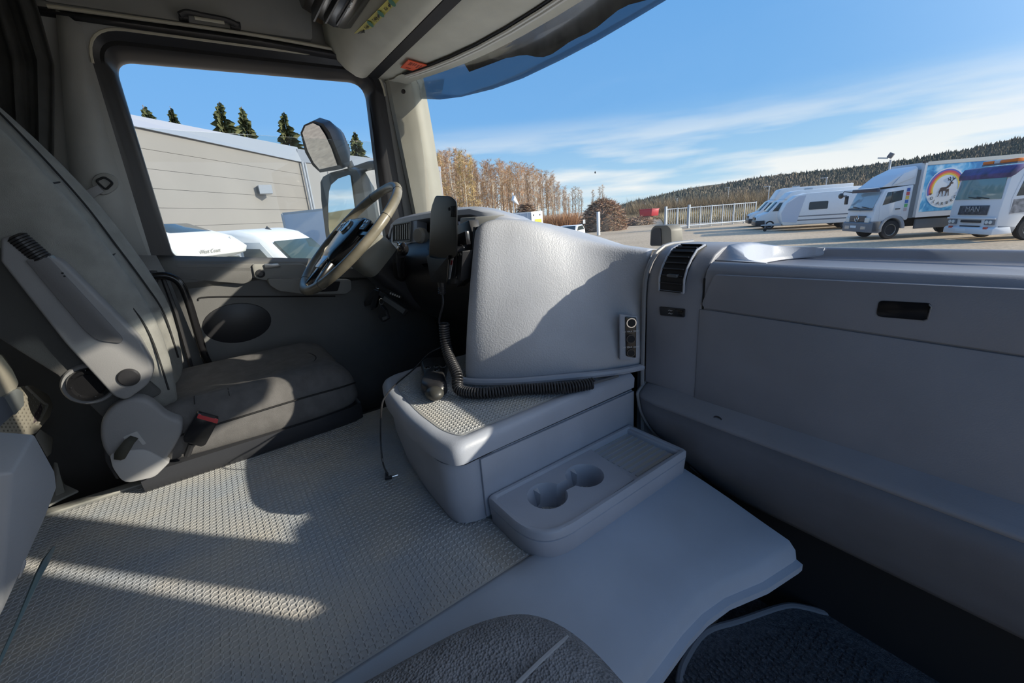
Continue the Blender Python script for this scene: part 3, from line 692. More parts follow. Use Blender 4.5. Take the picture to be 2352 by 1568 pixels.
obj('console_step', prism(bm_(), PP([(1056, 500), (1092, 498), (1084, 520), (1056, 528)], y=.60), (0, .10, 0)), trim, db, bevel=.004)
# small grey pod standing on the dash top by the glass, and a wiper blade outside
pd = bm_(); pp = rpoly(PP([(1492, 565), (1494, 528), (1502, 518), (1532, 517), (1541, 526), (1543, 565)], y=1.24), .008)
prism(pd, pp, (.01, .05, 0))
pt = obj('marker_pod', pd, mat('pod_grey', (.20, .19, .16), .5), at=P(1517, 560, y=1.25), bevel=.006)
tag(pt, 'small rounded grey pod standing at the windscreen base beyond the vent', 'pod')
obj('pod_face', prism(bm_(), rpoly(PP([(1494, 563), (1497, 530), (1503, 524), (1517, 524), (1519, 563)], y=1.236), .006), (0, .006, 0)), dark, pt)
tag(obj('wiper_blade', tube(bm_(), PP([(1206, 508), (1240, 514), (1294, 534)], y=1.36), [.006, .010, .006], 6), black, at=P(1240, 520, y=1.36)), 'black wiper blade resting outside at the foot of the windscreen', 'wiper')
tag(obj('stone_chip', ell(bm_(), P(1367, 396, y=1.23), (.003, .002, .004)), black), 'tiny dark speck stuck on the windscreen glass', 'speck')

# ================================================================ storage box on the mat, cup tray
sb = thing('storage_box', 'grey plastic storage box with drawer front and ribbed top below the centre panel', 'storage box', (.05, .55, 0))
foot = rpoly([V((-.185, .62, .004)), V((-.185, .335, .004)), V((-.03, .305, .004)), V((.12, .292, .004)), V((.262, .290, .004)), V((.288, .330, .004)), V((.288, .83, .004))], [.002, .05, .03, .05, .035, .03, .002], 5)
topb = [V((p.x, p.y-.012 if p.y < .5 else p.y, .152)) for p in foot]
obj('body', loft(bm_(), [foot, [V((p.x, p.y-.010 if p.y < .5 else p.y, .06)) for p in foot], topb]), dash_s, sb, angle=50)
lidp = rpoly([V((-.195, .62, 0)), V((-.205, .44, 0)), V((-.192, .315, 0)), V((-.08, .282, 0)), V((.10, .266, 0)), V((.245, .270, 0)), V((.304, .292, 0)), V((.300, .36, 0)), V((.296, .83, 0))], [.002, .03, .04, .04, .05, .04, .022, .03, .002], 5)
def ring_(z, k):
    c = V((.05, .6, 0)); return [V((c.x+(p.x-c.x)*(1-k/.25), c.y+(p.y-c.y)*(1-k/.32), z)) for p in lidp]
obj('lid_gap', prism(bm_(), ring_(.151, .012), (0, 0, .009)), black, sb)
obj('lid', loft(bm_(), [ring_(.158, .006), ring_(.161, .001), ring_(.188, 0), ring_(.199, .006), ring_(.204, .014), ring_(.204, .030), ring_(.199, .036)]), dash_s, sb, angle=50)
lm = [p for p in ring_(.1985, .0365)]
def inside(x, y):
    c = False; n = len(lm)
    for i in range(n):
        a, b = lm[i], lm[i-1]
        if (a.y > y) != (b.y > y) and x < (b.x-a.x)*(y-a.y)/(b.y-a.y)+a.x: c = not c
    return c
tm = obj('top_mat', prism(bm_(), lm, (0, 0, .0022)), rubber, sb)
obj('tread', bumps(bm_(), -.18, .28, .28, .82, .2005, .0100, .0050, .0034, .0085, .0012, lambda x, y: inside(x-.006, y-.006) and inside(x+.006, y+.006)), rubber, tm, angle=20, kind='stuff')
obj('drawer_front', prism(bm_(), [V((.288, .349, .010)), V((.288, .83, .010)), V((.288, .83, .1505)), V((.288, .349, .1505))], (.007, 0, 0)), dash_s, sb, bevel=.002)

ct_ = thing('cup_tray', 'pulled out grey tray with twin cup holder beside the storage box', 'cup holder', (.38, .6, 0))
op = rpoly([V((.297, .352, 0)), V((.43, .352, 0)), V((.474, .395, 0)), V((.470, .805, 0)), V((.297, .805, 0))], [.012, .05, .05, .008, .002], 6)
def oring(z, k):
    c = V((.385, .6, 0)); return [V((c.x+(p.x-c.x)*(1-k/.09), c.y+(p.y-c.y)*(1-k/.24), z)) for p in op]
lower = oring(0, .006)
obj('shell', loft(bm_(), [oring(-.012, .012), oring(.002, .003), oring(.040, .0005), oring(.042, .003), oring(.042, .012)], cap=False), dash_s, ct_, angle=50)
obj('underside', prism(bm_(), oring(-.012, .012), (0, 0, .003)), dash_s, ct_)
obj('rim', loft(bm_(), [oring(.043, .003), oring(.044, 0), oring(.058, 0), oring(.062, .003), oring(.062, .010), oring(.058, .013), oring(.044, .014)], cap=False), dash_s, ct_, angle=50)
# cup insert: a plate with two round wells joined by a slot
cA, cB, cr = V((.372, .455, 0)), V((.374, .562, 0)), .043
def well(z, g=0.0):
    r = cr-g; o_ = []
    a0 = math.asin(.014/r)
    for k in range(25):
        t = math.pi/2+a0+k/24*(2*math.pi-2*a0); o_.append(V((cA.x+r*math.cos(t), cA.y+r*math.sin(t), z)))
    for k in range(25):
        t = -math.pi/2+a0+k/24*(2*math.pi-2*a0); o_.append(V((cB.x+r*math.cos(t), cB.y+r*math.sin(t), z)))
    return o_
bi = bm_()
iq = [V((p.x, p.y, .0565)) for p in oring(0, .0125) if p.y < .64]
iq = [p for p in iq]+[]
left = [p for p in iq]
outer = sorted(iq, key=lambda p: math.atan2(p.y-.51, p.x-.38))
outer += [V((.455, .630, .0565)), V((.300, .650, .0565))]
outer = sorted(outer, key=lambda p: math.atan2(p.y-.51, p.x-.38))
ov = [bi.verts.new(p) for p in outer]; hv = [bi.verts.new(p) for p in well(.0565)]
es = [bi.edges.new((l[i-1], l[i])) for l in (ov, hv) for i in range(len(l))]
bmesh.ops.triangle_fill(bi, edges=es, use_beauty=True)
prev = hv
for z, g in ((.053, .002), (.02, .004), (-.005, .006)):
    cur = [bi.verts.new(p) for p in well(z, g)]
    for i in range(len(cur)): bi.faces.new((prev[i], prev[i-1], cur[i-1], cur[i]))
    prev = cur
bi.faces.new(prev)
ow = [bi.verts.new(p-V((0, 0, .03))) for p in outer]
for i in range(len(ov)): bi.faces.new((ov[i], ov[i-1], ow[i-1], ow[i]))
ins = obj('cup_insert', bi, dash_s, ct_, angle=40)
for c_ in (cA, cB):
    obj('grip_rib', hull(bm_(), [c_+V((-cr*.95, -.006, .05)), c_+V((-cr*.95, .006, .05)), c_+V((-cr*.55, 0, .045)), c_+V((-cr*.95, 0, .0)), c_+V((-cr*.62, 0, .02))]), dash, ins)
    obj('well_floor_mat', lathe(bm_(), [(0, -.003), (cr*.62, -.003), (cr*.66, -.0045)], c_, (0, 0, 1), 24), rubber, ins)
fl_ = obj('tray_floor', bb(bm_(), (.300, .64, .040), (.458, .795, .046)), dash_s, ct_)
for k in range(9):
    obj('rib', bb(bm_(), (.305+.0165*k, .655, .046), (.313+.0165*k, .79, .0475)), rubber, fl_)
obj('rear_wall', bb(bm_(), (.300, .785, .04), (.462, .798, .058)), dash_s, ct_, bevel=.003)
q = PP([(1524, 1072), (1545, 1068), (1556, 1078), (1549, 1088), (1540, 1081)], z=.006)
q[2].z += .012; q[1].z += .004
tag(obj('paper_scrap', prism(bm_(), q, (0, 0, .0006)), whitep, at=q[0]), 'torn white paper scrap on the tunnel cover by the cup tray end', 'paper')

# ================================================================ handset, cords, remote
hs_ = thing('handset', 'black handset with slotted grille standing in a cradle by the centre panel', 'handset', P(1018, 655, y=.50))
hy = .47
ho_ = rpoly(PP([(1000, 449), (1035, 450), (1049, 462), (1049, 590), (1020, 600), (985, 592), (989, 480)], y=hy), [.010, .012, .012, .012, .008, .012, .02], 5)
obj('body', prism(bm_(), ho_, (-.040, .024, 0)), mat('handset_black', (.010, .010, .011), .32, spec=.35), hs_, bevel=.010, seg=4, angle=60)
ea = obj('grille_plate', prism(bm_(), PP([(1034, 474), (1046, 474), (1046, 497), (1034, 497)], y=hy-.001), (0, .004, 0)), dark, hs_, bevel=.001)
for k in range(4):
    a = 1035+3*k
    obj('grille_slot', prism(bm_(), PP([(a, 473), (a+1.5, 473), (a+1.5, 498), (a, 498)], y=hy-.0015), (0, .001, 0)), mat('slot_black', (.002, .002, .002), .9), ea)
obj('pin', lathe(bm_(), [(0, .002), (.0035, .002), (.004, 0)], P(1032, 480, y=hy), (0, -1, 0), 12), black, hs_)
cr_ = obj('cradle', prism(bm_(), rpoly(PP([(979, 588), (1000, 594), (1024, 594), (1030, 586), (1026, 650), (990, 648)], y=hy-.006), [.004, .004, .004, .003, .008, .01], 3), (-.045, .028, 0)), mat('cradle_black', (.016, .016, .017), .5, spec=.3), hs_, bevel=.004)
obj('cable_boot', tube(bm_(), [P(1013, 648, y=.485), P(1015, 660, y=.485), P(1016, 675, y=.485)], [.011, .010, .008], 10), dark, hs_)
for k in range(4):
    obj('boot_ring', tube(bm_(), [P(1015, 660+4*k, y=.485)+V((.0098*math.cos(t), .0098*math.sin(t), 0)) for t in [i*math.pi/6 for i in range(12)]], .0012, 5, closed=True), dark, hs_)
mb = thing('handset_bracket', 'black metal bracket with white printed strip holding the handset', 'bracket', P(1045, 640, y=.50))
obj('plate', prism(bm_(), PP([(1030, 560), (1050, 566), (1044, 652), (1024, 654)], y=.499), (.006, .02, 0)), dark, mb, bevel=.002)
obj('clamp', prism(bm_(), rpoly(PP([(1048, 578), (1063, 576), (1058, 645), (1044, 640)], y=.50), .004), (0, .03, 0)), dark, mb, bevel=.003)
obj('rod', tube(bm_(), PP([(1036, 566), (1048, 562), (1062, 563), (1066, 568)], y=.494), .0016, 6), chrome, mb)
obj('hook', prism(bm_(), PP([(1046, 540), (1068, 530), (1072, 562), (1046, 566)], y=.505), (0, .012, 0)), gloss, mb, bevel=.002)
st_ = obj('print_strip', prism(bm_(), PP([(1037, 581), (1043, 581), (1033, 641), (1027, 641)], y=.4978), (0, .001, 0)), whitep, mb)
obj('red_mark', prism(bm_(), PP([(1036, 598), (1040, 598), (1038, 608), (1034, 608)], y=.4972), (0, .0006, 0)), red, st_)
for p in ((1052, 584), (1058, 583), (1048, 636)):
    obj('screw', lathe(bm_(), [(0, .003), (.004, .002), (.004, 0)], P(*p, y=.499), (0, -1, 0), 10), alu, mb)
# straight lead then the thick coil lying over the lid
lead = spline([P(1016, 676, y=.485), P(1017, 700, y=.48), P(1009, 735, y=.47), P(1014, 748, y=.462), P(1022, 752, y=.455)], 6)
tag(obj('handset_lead', tube(bm_(), lead, .0033, 7), dark, at=lead[-1]), 'thin black lead hanging from the handset boot', 'cable')
path = spline([P(1020, 742, y=.452), P(1022, 775, y=.448), P(1030, 815, y=.442), P(1050, 860, y=.430), V((.095, .418, .222)), V((.150, .450, .219)), V((.20, .53, .219)), P(1300, 890, z=.219), P(1362, 880, z=.219)], 24)
ln = [0]
for a, b in zip(path, path[1:]): ln.append(ln[-1]+(b-a).length)
pit = .0068; Rr = .0118; hp = []
fr = frames(path); nn = int(ln[-1]/pit*12)
for i in range(nn+1):
    s = ln[-1]*i/nn
    k = min(max(j for j in range(len(ln)) if ln[j] <= s), len(path)-2); f_ = (s-ln[k])/(ln[k+1]-ln[k])
    p = path[k].lerp(path[k+1], f_); u = fr[k][1].lerp(fr[k+1][1], f_); v = fr[k][2].lerp(fr[k+1][2], f_)
    a = 2*math.pi*s/pit; hp.append(p+(u*math.cos(a)+v*math.sin(a))*Rr)
tag(obj('coiled_cable', tube(bm_(), hp, .0031, 6), dark, at=path[-1], angle=80), 'thick black spiral cable looping from the handset bracket across the box lid', 'cable')
tag(obj('coil_tail', tube(bm_(), spline([path[-1], P(1385, 873, z=.214), P(1420, 863, z=.212)], 5), .003, 7), mat('tail_grey', (.16, .16, .165), .4), at=P(1390, 872, z=.21)), 'straight grey tail of the spiral cable running to the panel foot', 'cable')
# hand remote lying on the lid
rz = .2045
rc = thing('remote_control', 'black hand remote with round buttons lying on the ribbed lid', 'remote', P(1000, 900, z=rz))
ro = rpoly(PP([(968, 850), (985, 841), (1022, 838), (1030, 850), (1024, 880), (1030, 905), (1015, 914), (985, 914), (967, 905), (975, 884)], z=rz), .012, 5)
cen = sum(ro, V((0, 0, 0)))/len(ro)
sc = lambda k, z: [V((cen.x+(p.x-cen.x)*k, cen.y+(p.y-cen.y)*k, z)) for p in ro]
obj('body', loft(bm_(), [sc(.93, rz), sc(1, rz+.008), sc(1, rz+.020), sc(.93, rz+.030), sc(.80, rz+.034)]), dark, rc, angle=60)
for a, b in ((982, 851), (1003, 848), (1018, 848), (1002, 857)):
    c_ = P(a, b-6, z=rz+.033)
    obj('button', lathe(bm_(), [(0, .003), (.0058, .003), (.0068, .001), (.0068, -.002)], c_, (0, 0, 1), 14), gloss, rc, bevel=0)
    obj('button_ring', tube(bm_(), [c_+V((.0078*math.cos(t), .0078*math.sin(t), .001)) for t in [i*math.pi/7 for i in range(14)]], .0008, 5, closed=True), trim, rc)
obj('nose', ell(bm_(), P(998, 903, z=rz+.016), (.028, .022, .016)), mat('remote_lit', (.06, .06, .055), .4), rc)
cbl = spline([P(1012, 798, y=.50), P(985, 812, y=.46), P(952, 846, z=.218), P(912, 880, z=.211), P(890, 904, z=.211), P(877, 932, y=.246), P(874, 1000, y=.235), P(879, 1060, y=.205), P(890, 1088, z=.012)], 8)
jc = thing('plug_cable', 'thin black cable hanging over the box lid to an angled jack plug', 'cable', cbl[-1])
obj('wire', tube(bm_(), cbl, .0021, 6), dark, jc)
e_ = P(893, 1096, z=.010)
obj('plug', tube(bm_(), [P(888, 1086, z=.012), P(888, 1098, z=.010), P(900, 1095, z=.010)], [.0045, .0055, .005], 8), dark, jc)
obj('jack_tip', tube(bm_(), [P(901, 1094, z=.010), P(914, 1090, z=.010)], [.0028, .0022], 8), chrome, jc, label='bright metal jack tip')

# ================================================================ steering wheel, column, stalk, keys
wc = V((-.65, .42, .59)); ta = R(42.5)
we2 = V((0, math.cos(ta), math.sin(ta))); wn = V((0, -math.sin(ta), math.cos(ta))); we1 = V((1, 0, 0))
WP = lambda a, b, h=0: wc+we1*a+we2*b+wn*h
sw = thing('steering_wheel', 'large steering wheel with worn grey rim and glossy black hub', 'steering wheel', wc)
RR = .246
rimp = [WP(RR*math.cos(t), RR*math.sin(t)) for t in [i*2*math.pi/64 for i in range(64)]]
rim = obj('rim', tube(bm_(), rimp, .0165, 12, closed=True), wornrim, sw, angle=80)
for k in (0.35, 1.0, 2.15, 2.8, 4.2, 5.3):
    t = k; obj('rim_seam', tube(bm_(), [WP(RR*math.cos(t), RR*math.sin(t))+(we1*math.cos(t)+we2*math.sin(t))*.0169*math.cos(j*math.pi/6)+wn*.0169*math.sin(j*math.pi/6) for j in range(12)], .0008, 4, closed=True), dark, rim)
hubp = [(-.105, .075), (.105, .075), (.125, .045), (.10, -.06), (.06, -.125), (-.06, -.125), (-.10, -.06), (-.125, .045)]
hl = lambda k, h: [V(p) for p in rpoly([WP(a*k, b*k, h) for a, b in hubp], .03, 4)]
pad = obj('hub_pad', loft(bm_(), [hl(.8, -.03), hl(1, -.018), hl(1.02, .004), hl(.93, .020), hl(.7, .027)]), gloss, sw, angle=60)
for sx in (-1, 1):
    obj('spoke', hull(bm_(), [WP(sx*.10, .07, -.012), WP(sx*.10, .0, -.012), WP(sx*.235, .045, -.010), WP(sx*.237, .0, -.010), WP(sx*.10, .07, .010), WP(sx*.10, .0, .010), WP(sx*.235, .045, .006), WP(sx*.237, .0, .006)]), gloss, sw, bevel=.004)
    b_ = obj('button_pad', prism(bm_(), rpoly([WP(sx*a, b, .012) for a, b in ((.115, .062), (.185, .055), (.185, .015), (.12, .018))], .008), wn*.006), dark, sw, bevel=.002)
    for (a, b) in ((.135, .05), (.165, .047), (.15, .028)):
        obj('button', lathe(bm_(), [(0, .004), (.007, .004), (.008, 0)], WP(sx*a, b, .017), wn, 10), silver, b_)
    obj('spoke', hull(bm_(), [WP(sx*.02, -.11, -.012), WP(sx*.055, -.11, -.012), WP(sx*.05, -.238, -.010), WP(sx*.085, -.232, -.010), WP(sx*.02, -.11, .010), WP(sx*.055, -.11, .010), WP(sx*.05, -.238, .006), WP(sx*.085, -.232, .006)]), gloss, sw, bevel=.004)
bdg = obj('badge', lathe(bm_(), [(0, .008), (.026, .008), (.030, .004), (.030, -.002)], WP(0, .02, .026), wn, 28), silver, sw)
obj('lower_badge', prism(bm_(), rpoly([WP(a, b, .014) for a, b in ((-.040, -.105), (.040, -.105), (.028, -.16), (-.028, -.16))], .010), wn*.008), silver, sw, bevel=.003, label='silver plate on the lower spokes')
obj('badge_ring', tube(bm_(), [WP(.029*math.cos(t), .02+.029*math.sin(t), .034) for t in [i*math.pi/12 for i in range(24)]], .002, 6, closed=True), chrome, sw)
co_ = thing('steering_column', 'pale grey steering column cowl behind the wheel', 'steering column', WP(0, 0, -.3))
cwl = lambda a, b, h: [V(p) for p in rpoly([WP(x*a, y*b, h) for x, y in ((-1, .8), (-.6, 1), (.6, 1), (1, .8), (1, -.8), (.6, -1), (-.6, -1), (-1, -.8))], .02, 3)]
obj('cowl', loft(bm_(), [cwl(.055, .05, -.028), cwl(.080, .070, -.05), cwl(.088, .078, -.09), cwl(.085, .074, -.135)]), pillar, co_, angle=60)
obj('boot', loft(bm_(), [cwl(.083, .072, -.13), cwl(.085, .075, -.22), cwl(.10, .08, -.34)]), dark, co_, angle=60)
stk = thing('column_stalk', 'black retarder stalk with a bright edged knob right of the column', 'lever', WP(.12, -.02, -.10))
obj('stem', tube(bm_(), [P(922, 632, y=.53), P(919, 602, y=.48), P(921, 582, y=.46)], [.012, .013, .014], 10), dark, stk)
kb_ = P(925, 572, y=.455)
ku = (P(940, 562, y=.44)-P(910, 588, y=.47)).normalized(); 
obj('knob', ell(bm_(), kb_, (.034, .016, .020), V((1, 0, 0)).rotation_difference(ku).to_matrix(), 18, 12), gloss, stk)
obj('knob_edge', tube(bm_(), [kb_+ku*(.02+.012*math.cos(t))+V((0, -.016, .008+.008*math.sin(t))) for t in [i*math.pi/8 for i in range(16)]], .0014, 5, closed=True), chrome, stk)
obj('stalk_boot', tube(bm_(), [P(916, 592, y=.50), P(920, 620, y=.545), P(924, 650, y=.60)], [.020, .026, .034], 14), black, db)
kp = P(873, 651, y=.545)
lk = thing('ignition_lock', 'round black ignition lock with a bright slotted ring in the lower dash', 'lock', kp)
obj('bezel', lathe(bm_(), [(0, .006), (.016, .006), (.018, .014), (.023, .014), (.028, .002), (.03, -.03)], kp, (.35, -.92, .15), 24), dark, lk)
obj('key_slot_ring', lathe(bm_(), [(.008, .012), (.012, .016), (.0135, .010), (.013, .006)], kp, (.35, -.92, .15), 20), chrome, lk)
kb2 = thing('key_bunch', 'bunch of keys with fobs and a printed metal tag hanging from the ignition', 'keys', P(872, 680, y=.52))
K = lambda pts, y=.515: PP(pts, y=y)
obj('key_head', prism(bm_(), rpoly(K([(864, 650), (880, 652), (878, 664), (866, 664)], .522), .004), (.004, .012, 0)), black, kb2, bevel=.002)
kc = P(869, 656, y=.514)
def ringp(c, r, ax=(.5, -.8, .2)):
    ax = V(ax).normalized(); u = ax.orthogonal().normalized(); v = ax.cross(u); return [c+(u*math.cos(t)+v*math.sin(t))*r for t in [i*math.pi/10 for i in range(20)]]
obj('split_ring', tube(bm_(), ringp(kc, .0125), .0012, 6, closed=True), chrome, kb2)
obj('split_ring', tube(bm_(), ringp(P(876, 692, y=.505), .0115), .0011, 6, closed=True), chrome, kb2)
obj('fob', prism(bm_(), rpoly(K([(858, 664), (868, 668), (848, 700), (838, 704), (834, 696), (844, 680)]), .004), (0, .010, 0)), dark, kb2, bevel=.003)
obj('fob', prism(bm_(), rpoly(K([(864, 668), (872, 670), (862, 706), (852, 712), (850, 702)], .509), .004), (0, .010, 0)), gloss, kb2, bevel=.003)
obj('remote_fob', prism(bm_(), rpoly(K([(874, 700), (884, 712), (890, 732), (878, 740), (868, 728)], .505), .004), (0, .012, 0)), dark, kb2, bevel=.003)
obj('fob_window', prism(bm_(), K([(877, 729), (887, 726), (888, 732), (879, 736)], .5035), (0, .001, 0)), silver, kb2)
obj('strap', prism(bm_(), K([(872, 656), (880, 658), (924, 682), (920, 686), (874, 666)], .507), (0, .004, 0)), black, kb2, bevel=.001)
tg = obj('tag', prism(bm_(), K([(872, 668), (884, 676), (937, 714), (928, 725), (880, 684), (870, 678)], .503), (0, .004, 0)), dark, kb2, bevel=.001)
obj('tag_face', prism(bm_(), K([(883, 680), (931, 711), (925, 720), (878, 688)], .5022), (0, .001, 0)), silver, tg, label='bright printed tag face')
for s_ in range(5):
    a = 894+3.5*s_; b = 690+2.6*s_
    obj('strap_print', prism(bm_(), [p+V((0, 0, 0)) for p in K([(896+5*s_, 671+2.0*s_), (899+5*s_, 672+2.0*s_), (898+5*s_, 676+2.0*s_), (895+5*s_, 675+2.0*s_)], .5062)], (0, .0006, 0)), winkm, kb2)

# ================================================================ driver seat
ds = thing('driver_seat', 'dark fabric driver seat with reclined back, upright armrest and side controls', 'seat', (-.63, -.05, 0))
# cushion: cross sections along y
def csec(y, xl, xr, zt, zb, bol):
    w_ = xr-xl; pts = []
    for u, dz in ((0, -.06), (.02, -.015), (.06, bol*.6), (.14, bol), (.22, bol*.4), (.30, -.004), (.5, -.008), (.70, -.004), (.78, bol*.4), (.86, bol), (.94, bol*.6), (.98, -.015), (1, -.06)):
        pts.append(V((xl+w_*u, y, zt+dz)))
    pts += [V((xr, y, zb)), V((xr-.02, y, zb-.01)), V((xl+.02, y, zb-.01)), V((xl, y, zb))]
    return pts
bc = bm_()
loft(bc, [csec(y, -.87+i_, -.385-i_, zt, zb, bo) for y, i_, zt, zb, bo in ((-.30, .02, .155, .08, .01), (-.26, .005, .178, .06, .02), (-.15, 0, .185, .055, .022), (0, 0, .186, .05, .020), (.10, 0, .190, .05, .016), (.18, 0, .197, .05, .012), (.235, .004, .195, .055, .008), (.272, .012, .180, .06, .004), (.292, .03, .150, .075, 0), (.298, .05, .12, .09, 0))])
cu = obj('cushion', bc, fabric, ds, sub=1, angle=80)
obj('seam', tube(bm_(), spline([V((-.50, -.2, .182)), V((-.47, -.12, .183)), V((-.452, -.03, .184)), V((-.46, .06, .186)), V((-.50, .16, .190)), V((-.63, .22, .188)), V((-.76, .16, .190)), V((-.79, .0, .184)), V((-.78, -.15, .184))], 6), .0022, 6), black, cu)
obj('seam', tube(bm_(), spline([V((-.3845, -.24, .125)), V((-.3835, -.08, .130)), V((-.3835, .10, .136)), V((-.3845, .23, .136)), V((-.41, .290, .13))], 6), .0026, 6), black, cu)
for y in (-.13, -.05):
    obj('seam', tube(bm_(), spline([V((-.41, y, .1935)), V((-.455, y, .2025)), V((-.50, y, .183)), V((-.63, y, .1765)), V((-.78, y, .183))], 5), .0011, 5), black, cu)
# cushion skirt and base
obj('seat_skirt', loft(bm_(), [[V((x, y, z)) for x, z in ((-.375+i_, .055), (-.372+i_, .030), (-.378+i_, .005), (-.42, -.02), (-.84, -.02), (-.885, .01), (-.88, .055), (-.63, .07))] for y, i_ in ((-.28, 0), (-.1, 0), (.15, -.006), (.26, -.02), (.295, -.04))]), seatp if False else mat('seat_shell', (.045, .047, .055), .30, bump=.15, bscale=400, bdist=.0006), ds, angle=50)
obj('base', loft(bm_(), [rpoly([V((-.85+i_, -.28, z)), V((-.40-i_, -.28, z)), V((-.40-i_, .20, z)), V((-.85+i_, .20, z))], .04) for z, i_ in ((-.02, 0), (-.15, .03), (-.37, 0))]), black, ds)
# back: horizontal sections
fy = [(.16, -.175), (.25, -.168), (.40, -.168), (.50, -.190), (.62, -.225), (.74, -.262), (.86, -.31), (.98, -.365), (1.08, -.42), (1.13, -.46)]
def bsec(z, y, w_, th, bol):
    xc = -.632; pts = []
    for u, d in ((-1, -.055), (-.97, -.012), (-.90, bol*.7), (-.80, bol), (-.68, bol*.35), (-.58, -.012), (-.3, -.022), (0, -.024), (.3, -.022), (.58, -.012), (.68, bol*.35), (.80, bol), (.90, bol*.7), (.97, -.012), (1, -.055)):
        pts.append(V((xc+w_*u, y+d, z)))
    pts += [V((xc+w_*.97, y-th*.75, z-.02)), V((xc+w_*.8, y-th, z-.03)), V((xc, y-th-.02, z-.03)), V((xc-w_*.8, y-th, z-.03)), V((xc-w_*.97, y-th*.75, z-.02))]
    return pts
bbk = bm_(); loft(bbk, [bsec(z, y, w_, th, bo) for (z, y), w_, th, bo in zip(fy, (.20, .225, .238, .243, .246, .248, .245, .235, .20, .15), (.10, .16, .21, .23, .23, .22, .20, .17, .13, .06), (.0, .012, .024, .03, .032, .030, .024, .012, .0, 0))])
bkk = obj('backrest', bbk, fabric_l, ds, sub=1, angle=80)
xr_ = lambda u: -.632+u
obj('seam', tube(bm_(), spline([V((xr_(.145), y+.000, z)) for z, y in fy[1:9]], 6), .0026, 6), black, bkk)
obj('seam', tube(bm_(), spline([V((xr_(-.145), y+.000, z)) for z, y in fy[1:9]], 6), .0026, 6), black, bkk)
obj('seam', tube(bm_(), spline([V((xr_(.225), y-.004, z)) for z, y in fy[1:9]], 6), .0022, 6), black, bkk)
for z, y in ((.58, -.236), (.78, -.30)):
    obj('seam', tube(bm_(), spline([V((xr_(u), y+d, z+abs(u)*.15)) for u, d in ((-.14, .004), (-.07, -.0005), (0, -.003), (.07, -.0005), (.14, .004))], 5), .0022, 6), black, bkk)
# plastic side shell of the back, hides the frame
shp = PP([(-20, 420), (60, 520), (215, 790), (345, 880), (372, 905), (240, 965), (130, 862), (-20, 770)], x=-.392)
obj('back_side_panel', prism(bm_(), shp, (-.03, 0, 0)), mat('seat_side', (.09, .09, .09), .8, bump=.4, bscale=500, bdist=.001), ds, bevel=.008)
rk = obj('recline_knob', lathe(bm_(), [(0, .010), (.026, .010), (.030, .016), (.036, .016), (.040, .006), (.040, -.02)], P(207, 882, x=-.382), (1, 0, 0), 32), gloss, ds, label='glossy black recline hand wheel')
obj('knob_collar', lathe(bm_(), [(.040, .003), (.046, .006), (.050, 0), (.050, -.01)], P(207, 882, x=-.386), (1, 0, 0), 32), seatp, ds)
for t in range(8):
    a = t*math.pi/4
    obj('grip', box(bm_(), P(207, 882, x=-.370)+V((0, .033*math.cos(a), .033*math.sin(a))), (.008, .006, .006)), gloss, rk, bevel=.001)
# armrest folded up
ax_ = -.345
arm = obj('armrest', prism(bm_(), rpoly(PP([(0, 548), (20, 540), (70, 578), (130, 590), (318, 775), (354, 845), (345, 880), (290, 920), (262, 912), (150, 790), (0, 600)], x=ax_), [.004, .006, .01, .02, .02, .02, .02, .012, .012, .01, .004], 4), (-.045, 0, 0)), seatp, ds, bevel=.007, seg=3, label='upright grey armrest with a flat pad and end cap')
obj('pad', prism(bm_(), rpoly(PP([(58, 596), (112, 590), (122, 600), (284, 776), (278, 788), (224, 782), (196, 760), (120, 670)], x=ax_+.0), [.006, .006, .01, .01, .006, .015, .015, .01], 4), (.005, 0, 0)), mat('arm_pad', (.17, .168, .175), .6, bump=.3, bscale=300, bdist=.001), arm, bevel=.003)
obj('edge_strip', tube(bm_(), PP([(116, 588), (180, 654), (288, 772), (292, 784)], x=ax_-.006), .005, 8), mat('blue_grey_strip', (.22, .27, .30), .3), arm)
obj('cap', lathe(bm_(), [(0, .008), (.018, .007), (.021, .004), (.0215, -.002)], P(296, 866, x=ax_), (1, 0, 0), 28), dark, arm, label='round dark pivot cap')
for (a, b) in ((144, 627), (149, 634)):
    obj('hole', lathe(bm_(), [(0, .0035), (.002, .0035), (.002, 0)], P(a, b, x=ax_+.002), (1, 0, 0), 10), black, arm)
wheelc = P(68, 570, x=ax_-.01); 
ad = (P(96, 596, x=ax_)-P(40, 548, x=ax_)).normalized()
aw = obj('adjuster_wheel', tube(bm_(), [wheelc-ad*.030, wheelc-ad*.026, wheelc+ad*.026, wheelc+ad*.030], [.012, .017, .017, .012], 18), dark, arm)
for k in range(10):
    c_ = wheelc+ad*(-.025+.0055*k)
    u = ad.orthogonal().normalized(); v = ad.cross(u)
    obj('rib', tube(bm_(), [c_+(u*math.cos(t)+v*math.sin(t))*.0172 for t in [i*math.pi/8 for i in range(16)]], .0011, 4, closed=True), gloss, aw)
